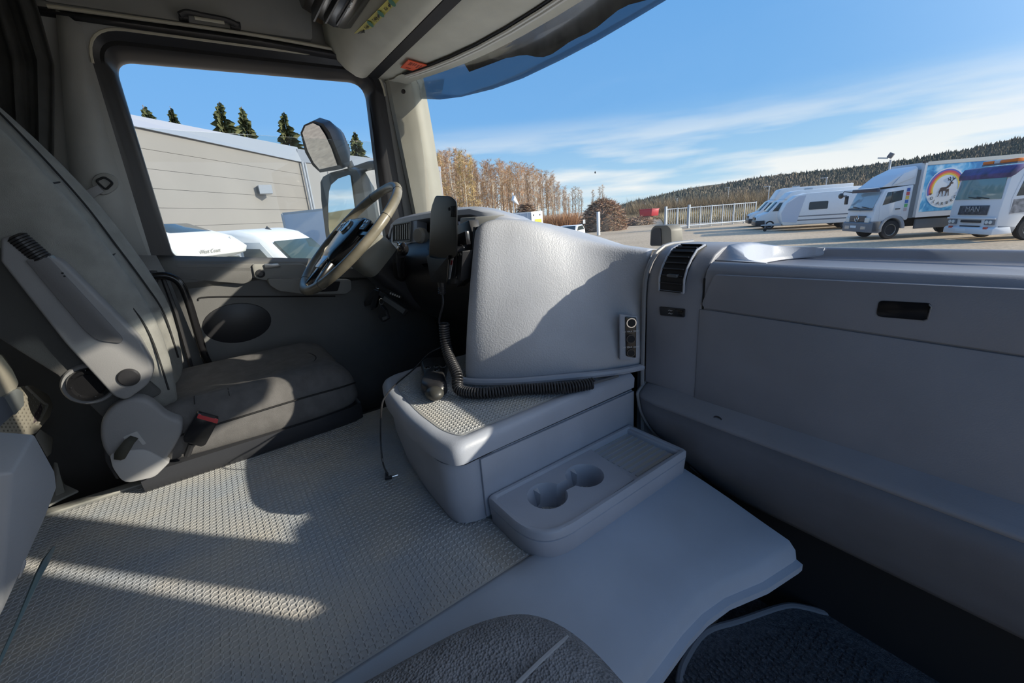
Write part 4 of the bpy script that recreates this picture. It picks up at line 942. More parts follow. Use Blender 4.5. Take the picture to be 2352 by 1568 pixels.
# rounded side cover with a slot and a loop of strap
sx_ = -.345
scv = obj('side_cover', prism(bm_(), rpoly(PP([(228, 1000), (232, 960), (262, 928), (308, 912), (345, 920), (382, 955), (420, 968), (419, 995), (400, 1030), (358, 1090), (285, 1104), (258, 1060), (236, 1035)], x=sx_), [.02, .02, .02, .02, .02, .015, .010, .010, .01, .02, .02, .02, .02], 4), (-.05, 0, 0)), seatp, ds, bevel=.010, seg=3, label='rounded grey side cover with a strap slot')
obj('cover_step', prism(bm_(), rpoly(PP([(250, 1042), (330, 1030), (360, 1045), (390, 1062), (356, 1096), (284, 1112), (258, 1075)], x=sx_+.004), [.01, .02, .02, .004, .01, .02, .01], 4), (-.03, 0, 0)), mat('seat_plastic_pale', (.46, .46, .47), .5), scv, bevel=.004)
obj('slot_frame', prism(bm_(), rpoly(PP([(283, 1003), (314, 990), (336, 1018), (328, 1022), (312, 1003), (288, 1014)], x=sx_+.002), .002), (-.004, 0, 0)), mat('seat_plastic_pale', (.46, .46, .47), .5), scv)
obj('slot', prism(bm_(), PP([(286, 1006), (312, 995), (318, 1008), (290, 1018)], x=sx_+.0015), (-.004, 0, 0)), black, scv)
sp_ = [(P(318, 1006, x=sx_), P(300, 1000, x=sx_)), (P(308, 1018, x=sx_+.018), P(286, 1010, x=sx_+.018)), (P(298, 1035, x=sx_+.020), P(270, 1030, x=sx_+.020)), (P(288, 1052, x=sx_+.018), P(262, 1042, x=sx_+.018)), (P(278, 1056, x=sx_+.014), P(262, 1054, x=sx_+.014))]
obj('strap', grid(bm_(), [list(a) for a in sp_]), mat('strap_web', (.055, .055, .045), .8, bump=.5, bscale=900, bdist=.0006), scv, solid=.003)
obj('lever', prism(bm_(), PP([(236, 1020), (244, 1020), (262, 1080), (274, 1100), (266, 1100), (242, 1060)], x=sx_-.02), (-.01, 0, 0)), dark, ds, bevel=.002)
bu_ = thing('seat_belt_buckle', 'black seat belt buckle with red release button beside the driver cushion', 'buckle', P(440, 1020, x=-.35))
obj('shell', prism(bm_(), rpoly(PP([(453, 948), (503, 962), (500, 970), (472, 1022), (462, 1026), (424, 1016), (420, 1006)], x=-.335), .004), (-.022, 0, 0)), gloss, bu_, bevel=.003)
obj('button', prism(bm_(), rpoly(PP([(456, 950), (502, 963), (499, 973), (452, 960)], x=-.333), .002), (-.018, 0, 0)), red, bu_, bevel=.001, label='red release button')
obj('slot', prism(bm_(), PP([(464, 949), (494, 957), (493, 961), (462, 953)], x=-.3325), (-.004, 0, 0)), dark, bu_)
obj('stalk', tube(bm_(), [P(440, 1018, x=-.347), P(430, 1045, x=-.36)], .008, 8), dark, bu_)

# handle tube at the door edge
gt = spline([P(352, 634, x=-.90), P(385, 634, x=-.90), P(413, 650, x=-.90), P(432, 690, x=-.90), P(448, 742, x=-.90), P(468, 810, x=-.90), P(486, 850, x=-.90), P(500, 900, x=-.90)], 6)
gtt = thing('entry_grab_rail', 'bent black tubular grab rail between the driver seat and door', 'rail', gt[-1])
obj('tube', tube(bm_(), gt, .0125, 12), gloss, gtt)
obj('mount', prism(bm_(), rpoly(PP([(328, 622), (360, 622), (362, 650), (330, 650)], x=-.895), .004), (-.04, 0, 0)), dark, gtt, bevel=.004)
# belt on the B-pillar
bl = thing('belt_guide', 'oval dark belt guide with webbing on the pillar behind the driver window', 'seat belt', P(240, 422, x=-.93))
oval = rpoly(PP([(206, 418), (222, 398), (250, 396), (275, 412), (270, 432), (245, 448), (224, 446)], x=-.925), .015, 5)
obj('plate', prism(bm_(), oval, (-.012, 0, 0)), trim, bl, bevel=.004)
obj('guide', tube(bm_(), rpoly(PP([(220, 415), (240, 406), (260, 420), (243, 436)], x=-.920), .008, 4), .0032, 6, closed=True), black, bl)
obj('tongue', prism(bm_(), PP([(184, 442), (224, 424), (238, 440), (206, 460)], x=-.915), (-.006, 0, 0)), seatp, bl, bevel=.002)
obj('webbing', grid(bm_(), [PP([(192, 440), (206, 460)], x=-.916), PP([(165, 452), (178, 470)], x=-.914), PP([(140, 456), (154, 474)], x=-.914)]), mat('web_grey', (.045, .045, .045), .85, bump=.5, bscale=900, bdist=.0006), bl, solid=.003)
# curtain
cur = bm_(); rows = []
nx = 150
for k in range(9):
    t = k/8; z = 1.50-.98*t; row = []
    for i in range(nx+1):
        s = i/nx; y = -.95+(.712-.11*max(0, (t-.35)/.4))*s
        amp = .030*(1-.3*math.sin(3*t))*(.4+.6*s)
        row.append(V((-.909+.6*amp*math.sin(s*105+1.6*math.sin(s*9)+.9*t)+.006*math.sin(s*190+2*t)+.0*(1-s)-.006*math.sin(6*t+s*5), y, z)))
    rows.append(row)
grid(cur, rows)
cu_ = tag(obj('curtain', cur, curtm, at=(-.88, -.5, .5), solid=.003, soff=0, angle=80), 'dark pleated sleeper curtain drawn back behind the driver seat', 'curtain')

# ================================================================ passenger side
ps = thing('passenger_seat', 'dark fabric passenger seat nearest the camera with grey plastic armrest', 'seat', (.78, -.1, 0))
pq = [V((.53, -.45, 0)), V((.537, .0, 0)), V((.556, .16, 0)), V((.585, .222, 0)), V((.625, .250, 0)), V((.68, .262, 0)), V((1.02, .25, 0)), V((1.02, -.45, 0))]
pq = rpoly(pq, [.03, .03, .05, .03, .03, .03, .03, .03], 4)
cq = V((.78, -.1, 0)); pl_ = lambda k, z: [V((cq.x+(p.x-cq.x)*(1-k/.25), cq.y+.012+(p.y-cq.y)*(1-k/.35), z+.012)) for p in pq]
pcu = obj('cushion', loft(bm_(), [pl_(.02, -.06), pl_(.0, -.04), pl_(-.002, .03), pl_(.003, .085), pl_(.010, .105), pl_(.024, .118), pl_(.05, .124), pl_(.12, .126)]), mat('passenger_fabric', (.27, .265, .27), .92, bump=1.0, bscale=300, btype='vor', bdist=.003, var=.14, vscale=40), ps, angle=80)
sm = [P(1304, 1462, z=.128), P(1282, 1480, z=.134), P(1240, 1518, z=.1385), P(1185, 1572, z=.1395)]
obj('seam', tube(bm_(), spline(sm, 5), .0026, 6), mat('seam_fabric', (.34, .335, .34), .9), pcu)
obj('base', bb(bm_(), (.60, -.4, -.38), (.98, .12, -.06)), black, ps)
hp_ = [P(80, 996, x=.40), P(127, 1082, x=.40), P(132, 1118, x=.405), P(103, 1190, x=.42), P(86, 1216, x=.43), P(60, 1266, x=.44), P(28, 1086, x=.455), P(0, 1420, x=.455), P(-60, 1480, x=.455), P(-60, 1090, x=.46), P(-60, 985, x=.40)]
hp_ += [V((.36, -.42, .46)), V((.36, -.42, .28)), V((.47, -.42, .28))]
pa = obj('armrest', hull(bm_(), hp_), seatp, ps, bevel=.006, seg=3, label='grey plastic armrest in the lower left corner')
obj('hinge_tab', hull(bm_(), PP([(36, 1300), (56, 1280), (62, 1290), (48, 1326), (40, 1330)], x=.44)+PP([(36, 1300), (56, 1280), (62, 1290), (48, 1326), (40, 1330)], x=.40)), seatp, pa, bevel=.002)
obj('lever', tube(bm_(), [P(124, 1256, x=.30), P(104, 1290, x=.34), P(88, 1320, x=.37), P(40, 1430, x=.41), P(-6, 1530, x=.44)], [.0015, .0035, .003, .0016, .0016], 8), mat('lever_grey', (.12, .17, .18), .3), ps)
bk2 = thing('folding_seat', 'sunlit mesh fabric pad with grey plastic edge behind the armrest', 'seat pad', (-.30, -.5, .25))
y_ = -.44
mesh_f = mat('mesh_fabric', (.36, .335, .28), .9, bump=.5, bscale=500, bdist=.001)
mesh_h = mat('mesh_cells', (.20, .185, .155), .9)
obj('mesh_pad', prism(bm_(), rpoly(PP([(-30, 1000), (30, 890), (72, 884), (112, 906), (122, 930), (116, 955), (84, 994), (40, 1010)], y=y_), .01, 4), (0, -.10, 0)), mesh_f, bk2, bevel=.008)
hx_ = bm_(); poly_ = [(-10, 985), (26, 905), (66, 896), (98, 915), (108, 932), (100, 950), (78, 980), (40, 1000)]
for j in range(14):
    for i in range(16):
        a, b = -8+9.2*i+(4.6 if j % 2 else 0), 890+8.2*j; cin = False
        for (x1, y1), (x2, y2) in zip(poly_, poly_[-1:]+poly_[:-1]):
            if (y1 > b) != (y2 > b) and a < (x2-x1)*(b-y1)/(y2-y1)+x1: cin = not cin
        if cin:
            c_ = P(a, b, y=y_+.0015); prism(hx_, [c_+V((.0022*math.cos(k*math.pi/3), 0, .0022*math.sin(k*math.pi/3))) for k in range(6)], (0, -.003, 0))
obj('mesh_cells', hx_, mesh_h, bk2, kind='stuff')
obj('upper_pad', prism(bm_(), rpoly(PP([(-30, 812), (8, 814), (26, 842), (44, 880), (38, 892), (-30, 930)], y=y_+.01), .008, 4), (0, -.09, 0)), mesh_f, bk2, bevel=.006)
obj('plastic_edge', prism(bm_(), rpoly(PP([(10, 912), (40, 892), (54, 900), (56, 930), (36, 952), (20, 950)], y=y_+.015), .004, 3), (0, -.03, 0)), mat('edge_grey', (.22, .24, .25), .4), bk2, bevel=.003)
obj('cover', prism(bm_(), PP([(-30, 900), (12, 912), (34, 950), (-30, 1010)], y=y_+.018), (0, -.03, 0)), mat('blue_grey_cover', (.13, .15, .19), .6), bk2, bevel=.003)
obj('torn_tag', prism(bm_(), PP([(80, 950), (86, 942), (94, 926), (98, 940), (90, 962), (78, 972)], y=y_+.001), (0, -.002, 0)), mat('tag_dark', (.09, .07, .08), .8), bk2)
obj('pad_rim', tube(bm_(), spline(PP([(60, 888), (96, 922), (108, 930), (100, 950), (86, 975)], y=y_+.002), 4), .003, 6), mat('rim_cloth', (.34, .32, .28), .9), bk2)
obj('leg', hull(bm_(), PP([(80, 1000), (92, 985), (122, 1005), (118, 1040), (108, 1050)], y=y_)+PP([(80, 1000), (92, 985), (122, 1005), (118, 1040), (108, 1050)], y=y_-.05)), mat('edge_pale', (.30, .30, .28), .5), bk2, bevel=.003)
fb = thing('floor_bracket', 'pale metal bracket on the platform edge behind the driver seat', 'bracket', P(140, 1130, z=0))
obj('plate', prism(bm_(), PP([(112, 1165), (135, 1085), (150, 1115), (182, 1130), (140, 1150)], z=.004), (0, 0, .006)), mat('sill_metal', (.42, .42, .39), .5), fb, bevel=.002)
obj('upright', hull(bm_(), [P(118, 1090, z=.01), P(132, 1082, z=.01), P(150, 1130, z=.01), P(126, 1140, z=.01), P(124, 1060, z=.06), P(132, 1062, z=.06)]), mat('sill_metal', (.42, .42, .39), .5), fb, bevel=.002)

# ================================================================ yard outside
def rz_m(a): return Matrix.Rotation(a, 4, 'Z')
gm = bpy.data.materials.new('gravel'); gm.use_nodes = True; t_ = gm.node_tree; b_ = t_.nodes['Principled BSDF']; b_.inputs['Roughness'].default_value = .95; b_.inputs['Specular IOR Level'].default_value = .1
co = t_.nodes.new('ShaderNodeTexCoord')
n1 = N(t_, 'ShaderNodeTexNoise'); n1.inputs['Scale'].default_value = .12; n1.inputs['Detail'].default_value = 8
n2 = N(t_, 'ShaderNodeTexNoise'); n2.inputs['Scale'].default_value = 5.0; n2.inputs['Detail'].default_value = 8; n2.inputs['Roughness'].default_value = .8
t_.links.new(co.outputs['Object'], n1.inputs['Vector']); t_.links.new(co.outputs['Object'], n2.inputs['Vector'])
r1 = ramp(t_, [(.35, (.50, .40, .29)), (.65, (.70, .57, .42))], n1.outputs['Fac']); r2 = ramp(t_, [(.3, (.55, .55, .55)), (.7, (1.25, 1.22, 1.18))], n2.outputs['Fac'])
t_.links.new(mixc(t_, 1.0, r1.outputs[0], r2.outputs[0], 'MULTIPLY'), b_.inputs['Base Color'])
bp = N(t_, 'ShaderNodeBump'); bp.inputs['Strength'].default_value = .6; bp.inputs['Distance'].default_value = .06; t_.links.new(n2.outputs['Fac'], bp.inputs['Height']); t_.links.new(bp.outputs[0], b_.inputs['Normal'])
bgm = bm_(); grid(bgm, [[V((x, y, GZ)) for x in (-400, -120, -60, -30, -15, 0, 15, 40, 120, 400)] for y in (-300, -100, -40, -10, 10, 25, 40, 60, 90, 200, 600)])
struct(obj('ground', bgm, gm, at=(0, 0, GZ), keepn=False))
scrub = mat('scrub', (.20, .15, .09), .95, var=.5, vscale=.35, col2=(.36, .29, .18), bump=.8, bscale=1.2, bdist=.5)

def hill(name, pts, dist, depth, m, front=0.0, rows_=14, rough=6, label=None, cat='hill', nx=90, sc=.03):
    """ridge pixels at a distance; the slope falls towards the viewer"""
    b = bm_(); R_ = []
    X = [p[0] for p in pts]
    def yr(px):
        for (a, c), (d, e) in zip(pts, pts[1:]):
            if a <= px <= d: return c+(e-c)*(px-a)/(d-a)
        return pts[-1][1]
    for j in range(rows_):
        t = j/(rows_-1); row = []
        for i in range(nx):
            px = X[0]+(X[-1]-X[0])*i/(nx-1); d_ = dist-depth*(1-t)
            h = H(px, yr(px), dist)
            p = G(px, d_, GZ); s = t**1.25
            nz = noise.fractal(V((p.x*sc*.5, p.y*sc*.5, 0)), 1, 2, 3)*rough*s*.35
            row.append(V((p.x, p.y, GZ+h*s+nz-(.4 if j == 0 else 0))))
        R_.append(row)
    back = [V((p.x*1.25-CAM.x*.25, p.y*1.25, GZ-2)) for p in R_[-1]]
    grid(b, R_+[back])
    o = obj(name, b, m, at=G((X[0]+X[-1])/2, dist-depth*.5, GZ), angle=20); o['kind'] = 'structure'; return o
def hillmat(name, a, b, c):
    m = bpy.data.materials.new(name); m.use_nodes = True; t = m.node_tree; p = t.nodes['Principled BSDF']; p.inputs['Roughness'].default_value = .95; p.inputs['Specular IOR Level'].default_value = 0
    co = t.nodes.new('ShaderNodeTexCoord'); n = N(t, 'ShaderNodeTexNoise'); n.inputs['Scale'].default_value = .045; n.inputs['Detail'].default_value = 7; n.inputs['Roughness'].default_value = .7
    v = N(t, 'ShaderNodeTexVoronoi'); v.inputs['Scale'].default_value = .16
    t.links.new(co.outputs['Object'], n.inputs['Vector']); t.links.new(co.outputs['Object'], v.inputs['Vector'])
    r = ramp(t, [(.36, a), (.5, b), (.66, c)], n.outputs['Fac']); r2 = ramp(t, [(0, (1.25, 1.25, 1.25)), (.9, (.55, .55, .55))], v.outputs['Distance'])
    t.links.new(mixc(t, 1.0, r.outputs[0], r2.outputs[0], 'MULTIPLY'), p.inputs['Base Color']); return m
hm = hillmat('wooded_hill', (.095, .105, .085), (.19, .165, .125), (.26, .205, .15))
hm2 = hillmat('dark_hill', (.07, .085, .085), (.11, .12, .10), (.16, .15, .12))
hill('hill_far', [(1400, 484), (1470, 466), (1530, 449), (1580, 437), (1640, 430), (1720, 414), (1800, 404), (1900, 396), (2000, 383), (2100, 368), (2200, 350), (2352, 318), (2440, 300)], 480, 190, hm, rough=9, nx=330, rows_=34)
hill('hill_near', [(1395, 492), (1450, 470), (1500, 458), (1540, 452), (1600, 452), (1700, 460), (1800, 462), (1900, 455), (2020, 452)], 260, 110, hm2, rough=6, nx=260, rows_=24)
def canopy(name, label, pts, dist, depth, n, m, seed, hh, t0=.12):
    rnd = random.Random(seed); b = bm_()
    def yr(px):
        for (a, c), (d, e) in zip(pts, pts[1:]):
            if a <= px <= d: return c+(e-c)*(px-a)/(d-a)
        return pts[-1][1]
    for i in range(n):
        t = t0+(1-t0)*rnd.random()**.8; px = rnd.uniform(pts[0][0], pts[-1][0]); h = H(px, yr(px), dist); p = G(px, dist-depth*(1-t), GZ+h*t**1.25-1.0)
        r_ = rnd.uniform(1.0, 2.3)*hh/4; z_ = rnd.uniform(.55, 1.25)*hh
        if rnd.random() < .3: r_ *= .6; z_ *= 1.25
        a0 = rnd.uniform(0, 6.28); vs = [b.verts.new(p+V((r_*math.cos(a0+k*2.094)*rnd.uniform(.7, 1.2), r_*math.sin(a0+k*2.094)*rnd.uniform(.7, 1.2), z_*.35))) for k in range(3)]
        tp_ = b.verts.new(p+V((0, 0, z_))); bt_ = b.verts.new(p)
        for k in range(3): b.faces.new((vs[k], vs[(k+1) % 3], tp_)); b.faces.new((vs[(k+1) % 3], vs[k], bt_))
    return tag(obj(name, b, m, at=G((pts[0][0]+pts[-1][0])/2, dist), angle=80), label, 'forest', kind='stuff')
def treemat(name, cols):
    m = bpy.data.materials.new(name); m.use_nodes = True; t = m.node_tree; p = t.nodes['Principled BSDF']; p.inputs['Roughness'].default_value = .95; p.inputs['Specular IOR Level'].default_value = 0
    g = N(t, 'ShaderNodeNewGeometry'); n = N(t, 'ShaderNodeTexNoise'); n.inputs['Scale'].default_value = .02; n.inputs['Detail'].default_value = 3
    t.links.new(g.outputs['Position'], n.inputs['Vector'])
    f = math_(t, 'MULTIPLY_ADD', g.outputs['Random Per Island'], .55, math_(t, 'MULTIPLY_ADD', n.outputs['Fac'], 1.6, -.58))
    r = ramp(t, [(0, cols[0]), (.45, cols[1]), (.7, cols[2]), (1, cols[3])], f); t.links.new(r.outputs[0], p.inputs['Base Color']); return m
tm1 = treemat('hill_trees', ((.13, .135, .11), (.20, .18, .14), (.27, .22, .17), (.33, .26, .19)))
tm2 = treemat('dark_hill_trees', ((.09, .105, .10), (.12, .135, .12), (.16, .155, .13), (.22, .19, .15)))
canopy('hill_forest', 'mixed bare and evergreen trees covering the long far hill', [(1400, 484), (1470, 466), (1530, 449), (1580, 437), (1640, 430), (1720, 414), (1800, 404), (1900, 396), (2000, 383), (2100, 368), (2200, 350), (2352, 318), (2440, 300)], 480, 190, 17000, tm1, 31, 3.4)
canopy('dark_hill_forest', 'darker evergreen trees on the nearer hill left of the motorhomes', [(1395, 492), (1450, 470), (1500, 458), (1540, 452), (1600, 452), (1700, 460), (1800, 462), (1900, 455), (2020, 452)], 260, 110, 7000, tm2, 32, 2.8)
# wooded slope behind the truck, seen in the driver mirror
bsl = bm_(); rows = []
for j in range(10):
    t = j/9
    rows.append([V((-160+260*i/40, -46-24*t, GZ+ ((4.2-2.2*math.sin(i*.16))*(1.9*t)**.6)+noise.noise(V((i*.9, j*1.3, 0)))*1.6*t)) for i in range(41)])
grid(bsl, rows); struct(obj('hill_behind', bsl, hillmat('grassy_slope', (.30, .24, .12), (.40, .32, .17), (.24, .21, .11)), at=(-30, -90, GZ)))

# ---------------------------------------------------------------- trees
bark = mat('bark', (.22, .165, .115), .95, var=.3, vscale=6)
birch = mat('birch_bark', (.62, .54, .43), .9, var=.35, vscale=3)
twigm = mat('bare_twigs', (.50, .31, .16), .95, var=.3, vscale=2)
twigr = mat('red_twigs', (.46, .25, .125), .95, var=.3, vscale=2)
fir = mat('fir_needles', (.085, .105, .045), .9, vscale=1.5, col2=(.20, .19, .08))
larch = mat('larch_twigs', (.62, .45, .20), .9, var=.35, vscale=2)
def fir_tree(seed, name, label, group, fol, thick=1.0, layers=44):
    rnd = random.Random(seed); r = thing(name, label, 'tree', (0, 0, 0), 0, group)
    obj('trunk', tube(bm_(), [V((0, 0, 0)), V((.01, 0, .5)), V((0, .01, 1))], [.016, .010, .002], 6), bark, r)
    b = bm_()
    for j in range(layers):
        t = j/layers; z = .14+.86*t; rad = (.235*(1-t)**.85+.012)*thick
        for k in range(15):
            a = rnd.uniform(0, 6.283); l = rad*rnd.uniform(.45, 1.2); dr = -l*rnd.uniform(.15, .5)
            d = V((math.cos(a), math.sin(a), 0)); s = V((-d.y, d.x, 0)); w_ = l*.13+.004; zz_ = z+rnd.uniform(-.015, .015)
            A = V((0, 0, zz_)); M_ = d*l*.55+V((0, 0, zz_+dr*.35)); E_ = d*l+V((0, 0, zz_+dr))
            vs = [b.verts.new(p) for p in (A, M_+s*w_, E_, M_-s*w_, M_+V((0, 0, -.022-.03*rnd.random())))]
            b.faces.new((vs[0], vs[1], vs[2], vs[3])); b.faces.new((vs[0], vs[4], vs[2], vs[1]))
    obj('branches', b, fol, r, angle=1); return r
def bare_tree(seed, name, label, group, bk, tw, spread=.15, n=34, sub=6, base=.30, cone=False):
    rnd = random.Random(seed); r = thing(name, label, 'tree', (0, 0, 0), 0, group)
    tr = [V((rnd.uniform(-.008, .008), rnd.uniform(-.008, .008), z)) for z in (0, .25, .5, .75, 1)]
    b = bm_(); tube(b, tr, [.011, .009, .007, .004, .0012], 5); b2 = bm_()
    for j in range(n):
        z = base+(.98-base)*(j/n); a = rnd.uniform(0, 6.283); l = spread*((1.05-z)*1.1 if cone else (1-.55*abs(z-.62)/.4))*rnd.uniform(.6, 1.15)
        d = V((math.cos(a), math.sin(a), rnd.uniform(.0, .35) if cone else rnd.uniform(.8, 1.7))).normalized()
        p0 = V((0, 0, z)); p1 = p0+d*l*.6; p2 = p0+d*l+V((0, 0, -.012))
        tube(b, [p0, p1, p2], [.0038*(1.2-z), .0022*(1.2-z)+.0004, .0006], 3)
        for k in range(sub):
            q = p0.lerp(p2, rnd.uniform(.25, 1)); e = V((rnd.uniform(-1, 1), rnd.uniform(-1, 1), rnd.uniform(-.25, .9))).normalized()
            for m_ in range(3):
                e2 = (e+V((rnd.uniform(-.6, .6), rnd.uniform(-.6, .6), rnd.uniform(-.5, .4)))).normalized()*rnd.uniform(.03, .075)
                s = e2.orthogonal().normalized()*.0015
                vs = [b2.verts.new(x) for x in (q-s, q+s, q+e2)]; b2.faces.new(vs)
    obj('trunk', b, bk, r, angle=80); obj('twigs', b2, tw, r); return r
fA = fir_tree(1, 'spruce_tree', 'tall spruce peeping over the warehouse roof', 'spruces behind the warehouse', fir)
fB = fir_tree(2, 'spruce_tree', 'tall spruce peeping over the warehouse roof', 'spruces behind the warehouse', fir, 1.25)
first = {0: True, 1: True}
def put(root, key, used, px, py, dist, **k):
    h = H(px, py, dist); p = G(px, dist)
    if key not in used:
        used.add(key); o = root; o.location = p; o.scale = (h, h, h); o.rotation_euler = (0, 0, random.uniform(0, 6))
        if k.get('label'): o['label'] = k['label']
        return o
    return dup(root, p, random.uniform(0, 6), k.get('label'), h)
used = set()
for i, (px, py, d, lab) in enumerate(((300, 238, 62, 'leftmost spruce tip over the pale warehouse roof'), (352, 252, 84, 'first of two small spruces left of the roof reflection'), (371, 261, 128, 'lower of two small spruces left of the roof reflection'), (424, 247, 71, 'lone bushy spruce over the middle of the warehouse roof'),
                         (476, 250, 95, 'second lone spruce over the middle of the warehouse roof'), (578, 236, 64, 'broad spruce of the tall pair behind the warehouse roof'), (622, 246, 88, 'pointed spruce of the tall pair behind the warehouse roof'), (707, 257, 110, 'spruce top right behind the round outside mirror'),
                         (826, 312, 70, 'small spruce between mirror and window frame'), (850, 300, 94, 'bushy spruce beside the window frame right of mirrors'))):
    put(fB if i in (3, 5, 7, 9) else fA, 'B' if i in (3, 5, 7, 9) else 'A', used, px, py, d, label=lab)
g_ = 'bare birches of the grove beyond the yard'; lb = 'slender bare birch in the brown grove behind the grey container'
B1 = bare_tree(11, 'birch_tree', lb, g_, birch, twigm); B2 = bare_tree(12, 'birch_tree', lb, g_, birch, twigr, .17, 38); B3 = bare_tree(13, 'birch_tree', lb, g_, bark, twigm, .13, 40, 7)
Lr = bare_tree(21, 'larch_tree', 'yellowish larch standing out at the left of the grove', 'larches in the grove', bark, larch, .20, 80, 9, .16, True)
used2 = set()
def skyl(px):
    pts = [(985, 352), (1020, 350), (1070, 340), (1100, 362), (1150, 366), (1200, 372), (1240, 385), (1270, 398), (1295, 420), (1310, 450)]
    for (a, c), (d, e) in zip(pts, pts[1:]):
        if a <= px <= d: return c+(e-c)*(px-a)/(d-a)
    return 440
rnd = random.Random(5)
spots = [G(1022, 78), G(1070, 74), G(1092, 84), G(1316, 95), G(1322, 101), G(1330, 95), G(1336, 103)]
n_ok = 0; tries = 0
while n_ok < 150 and tries < 30000:
    tries += 1; px = rnd.uniform(975, 1312); d = rnd.uniform(68, 150)**1.0; p = G(px, d)
    sep = 3.9 if tries < 8000 else 3.3 if tries < 18000 else 2.8
    if any((p-q).length < sep for q in spots): continue
    spots.append(p); n_ok += 1
    py = skyl(max(985, min(1305, px)))+rnd.choice((0, 4, 9, 22, 40))+rnd.uniform(-5, 8)
    k = rnd.choice((0, 1, 1, 2, 2)); put((B1, B2, B3)[k], k, used2, px, py, d)
for px, py, lab in ((1022, 346, 'yellowish pointed larch at the left end of the grove'), (1070, 341, 'tallest yellowish larch in the grove left of centre'), (1092, 352, 'yellowish larch right beside the tallest larch of the grove')):
    put(Lr, 'L', used2, px, py, {1022: 78, 1070: 74, 1092: 84}[px], label=lab)
for px, py, d, lab in ((1316, 432, 95, 'thin bare tree standing first right of the grove'), (1322, 428, 101, 'thin bare tree standing second right of the grove'), (1330, 430, 95, 'bare tree with a clear crown standing just apart from the grove'), (1336, 436, 103, 'small crowned tree at the right end of the loose row by the grove'), (1362, 436, 95, 'bare tree behind the left flank of the brush heap'), (1377, 428, 95, 'twin topped bare tree above the brush heap'), (1385, 424, 100, 'right hand bare tree rising above the brush heap')):
    put(B3, 2, used2, px, py, d, label=lab)
# undergrowth below the grove, scrub beyond the fence
def scrubband(name, label, pxs, dist, h, n, m, seed, dep=8):
    rnd = random.Random(seed); b = bm_()
    for i in range(n):
        px = rnd.uniform(*pxs); p = G(px, dist+rnd.uniform(-dep, dep)); hh = h*rnd.uniform(.4, 1.1)
        for k in range(4):
            e = V((rnd.uniform(-.6, .6), rnd.uniform(-.6, .6), rnd.uniform(.5, 1))).normalized()*hh
            s = V((rnd.uniform(-1, 1), rnd.uniform(-1, 1), 0)).normalized()*.05
            vs = [b.verts.new(x) for x in (p-s, p+s, p+e)]; b.faces.new(vs)
    return tag(obj(name, b, m, at=G((pxs[0]+pxs[1])/2, dist)), label, 'brush', kind='stuff')
scrubband('undergrowth', 'reddish brown undergrowth along the foot of the grove', (970, 1330), 64, 3.0, 2600, twigr, 1, 2.5)
scrubband('dry_grass', 'dry yellow brush on the ground beyond the fence', (1525, 1960), 70, 1.6, 3400, mat('dry_grass_straw', (.46, .36, .20), .95, var=.3, vscale=1), 2, 11)
scrubband('field_brush', 'low dry brush across the field right of the brush heap', (1290, 1560), 96, 1.0, 2200, mat('dry_brush', (.33, .25, .15), .95, var=.3, vscale=1), 3, 14)
scrubband('far_trees', 'brown leafless trees along the foot of the hill', (1440, 2000), 128, 5.5, 2200, mat('far_twigs', (.30, .22, .13), .95, var=.3, vscale=.3), 4, 9)
def heap(name, label, px0, px1, ptop, pybase, dist, n, mats, seed):
    rnd = random.Random(seed); cpt = G((px0+px1)/2, dist); w_ = (G(px1, dist)-G(px0, dist)).length/2; h = H((px0+px1)/2, ptop, dist); bs_ = [bm_() for _ in mats]
    ax = (G(px1, dist)-G(px0, dist)).normalized(); dp = V((-ax.y, ax.x, 0))
    for i in range(n):
        a = rnd.uniform(0, 6.283); r_ = rnd.random()**.5; el = rnd.uniform(0, 1)
        th = el*math.pi/2; q = cpt+ax*w_*math.cos(a)*math.cos(th)+dp*w_*.8*math.sin(a)*math.cos(th)+V((0, 0, h*math.sin(th)*.93))
        e = V((rnd.uniform(-1, 1), rnd.uniform(-1, 1), rnd.uniform(-.35, .45))).normalized()*rnd.uniform(.4, 1.5); l = .02*rnd.uniform(.6, 2.2)
        s = e.orthogonal().normalized()*l; u = e.cross(s).normalized()*l; b = bs_[rnd.randrange(len(mats))]
        v = [b.verts.new(x) for x in (q-e*.5+s, q-e*.5-s*.5+u, q-e*.5-s*.5-u, q+e*.5+s*.6, q+e*.5-s*.3+u*.6, q+e*.5-s*.3-u*.6)]
        for f_ in ((0, 1, 4, 3), (1, 2, 5, 4), (2, 0, 3, 5)): b.faces.new([v[j] for j in f_])
    core = bm_(); ell(core, cpt, (w_*.86, w_*.86, h*.86), None, 20, 12)
    r = thing(name, label, 'brush pile', cpt)
    obj('core', core, mat('heap_core', (.16, .12, .085), .95, var=.4, vscale=1), r)
    for m, b in zip(mats, bs_): obj('branches', b, m, r, kind='stuff')
    return r
br1, br2, br3 = mat('cut_branch', (.32, .24, .16), .95, var=.3, vscale=2), mat('red_branch', (.36, .20, .12), .95, var=.3, vscale=2), mat('pale_branch', (.50, .33, .23), .95, var=.2, vscale=2)
heap('brush_heap', 'big round heap of cut branches in the open yard', 1335, 1436, 456, 525, 54, 2600, (br1, br2, br3), 8)
heap('branch_pile', 'lower pile of brown branches behind the grey container', 1178, 1240, 466, 500, 56, 1200, (br1, br2), 9)
heap('rubble_heap', 'low pale heap of branches right of the big brush heap', 1425, 1500, 500, 515, 64, 600, (br3, br1), 10)

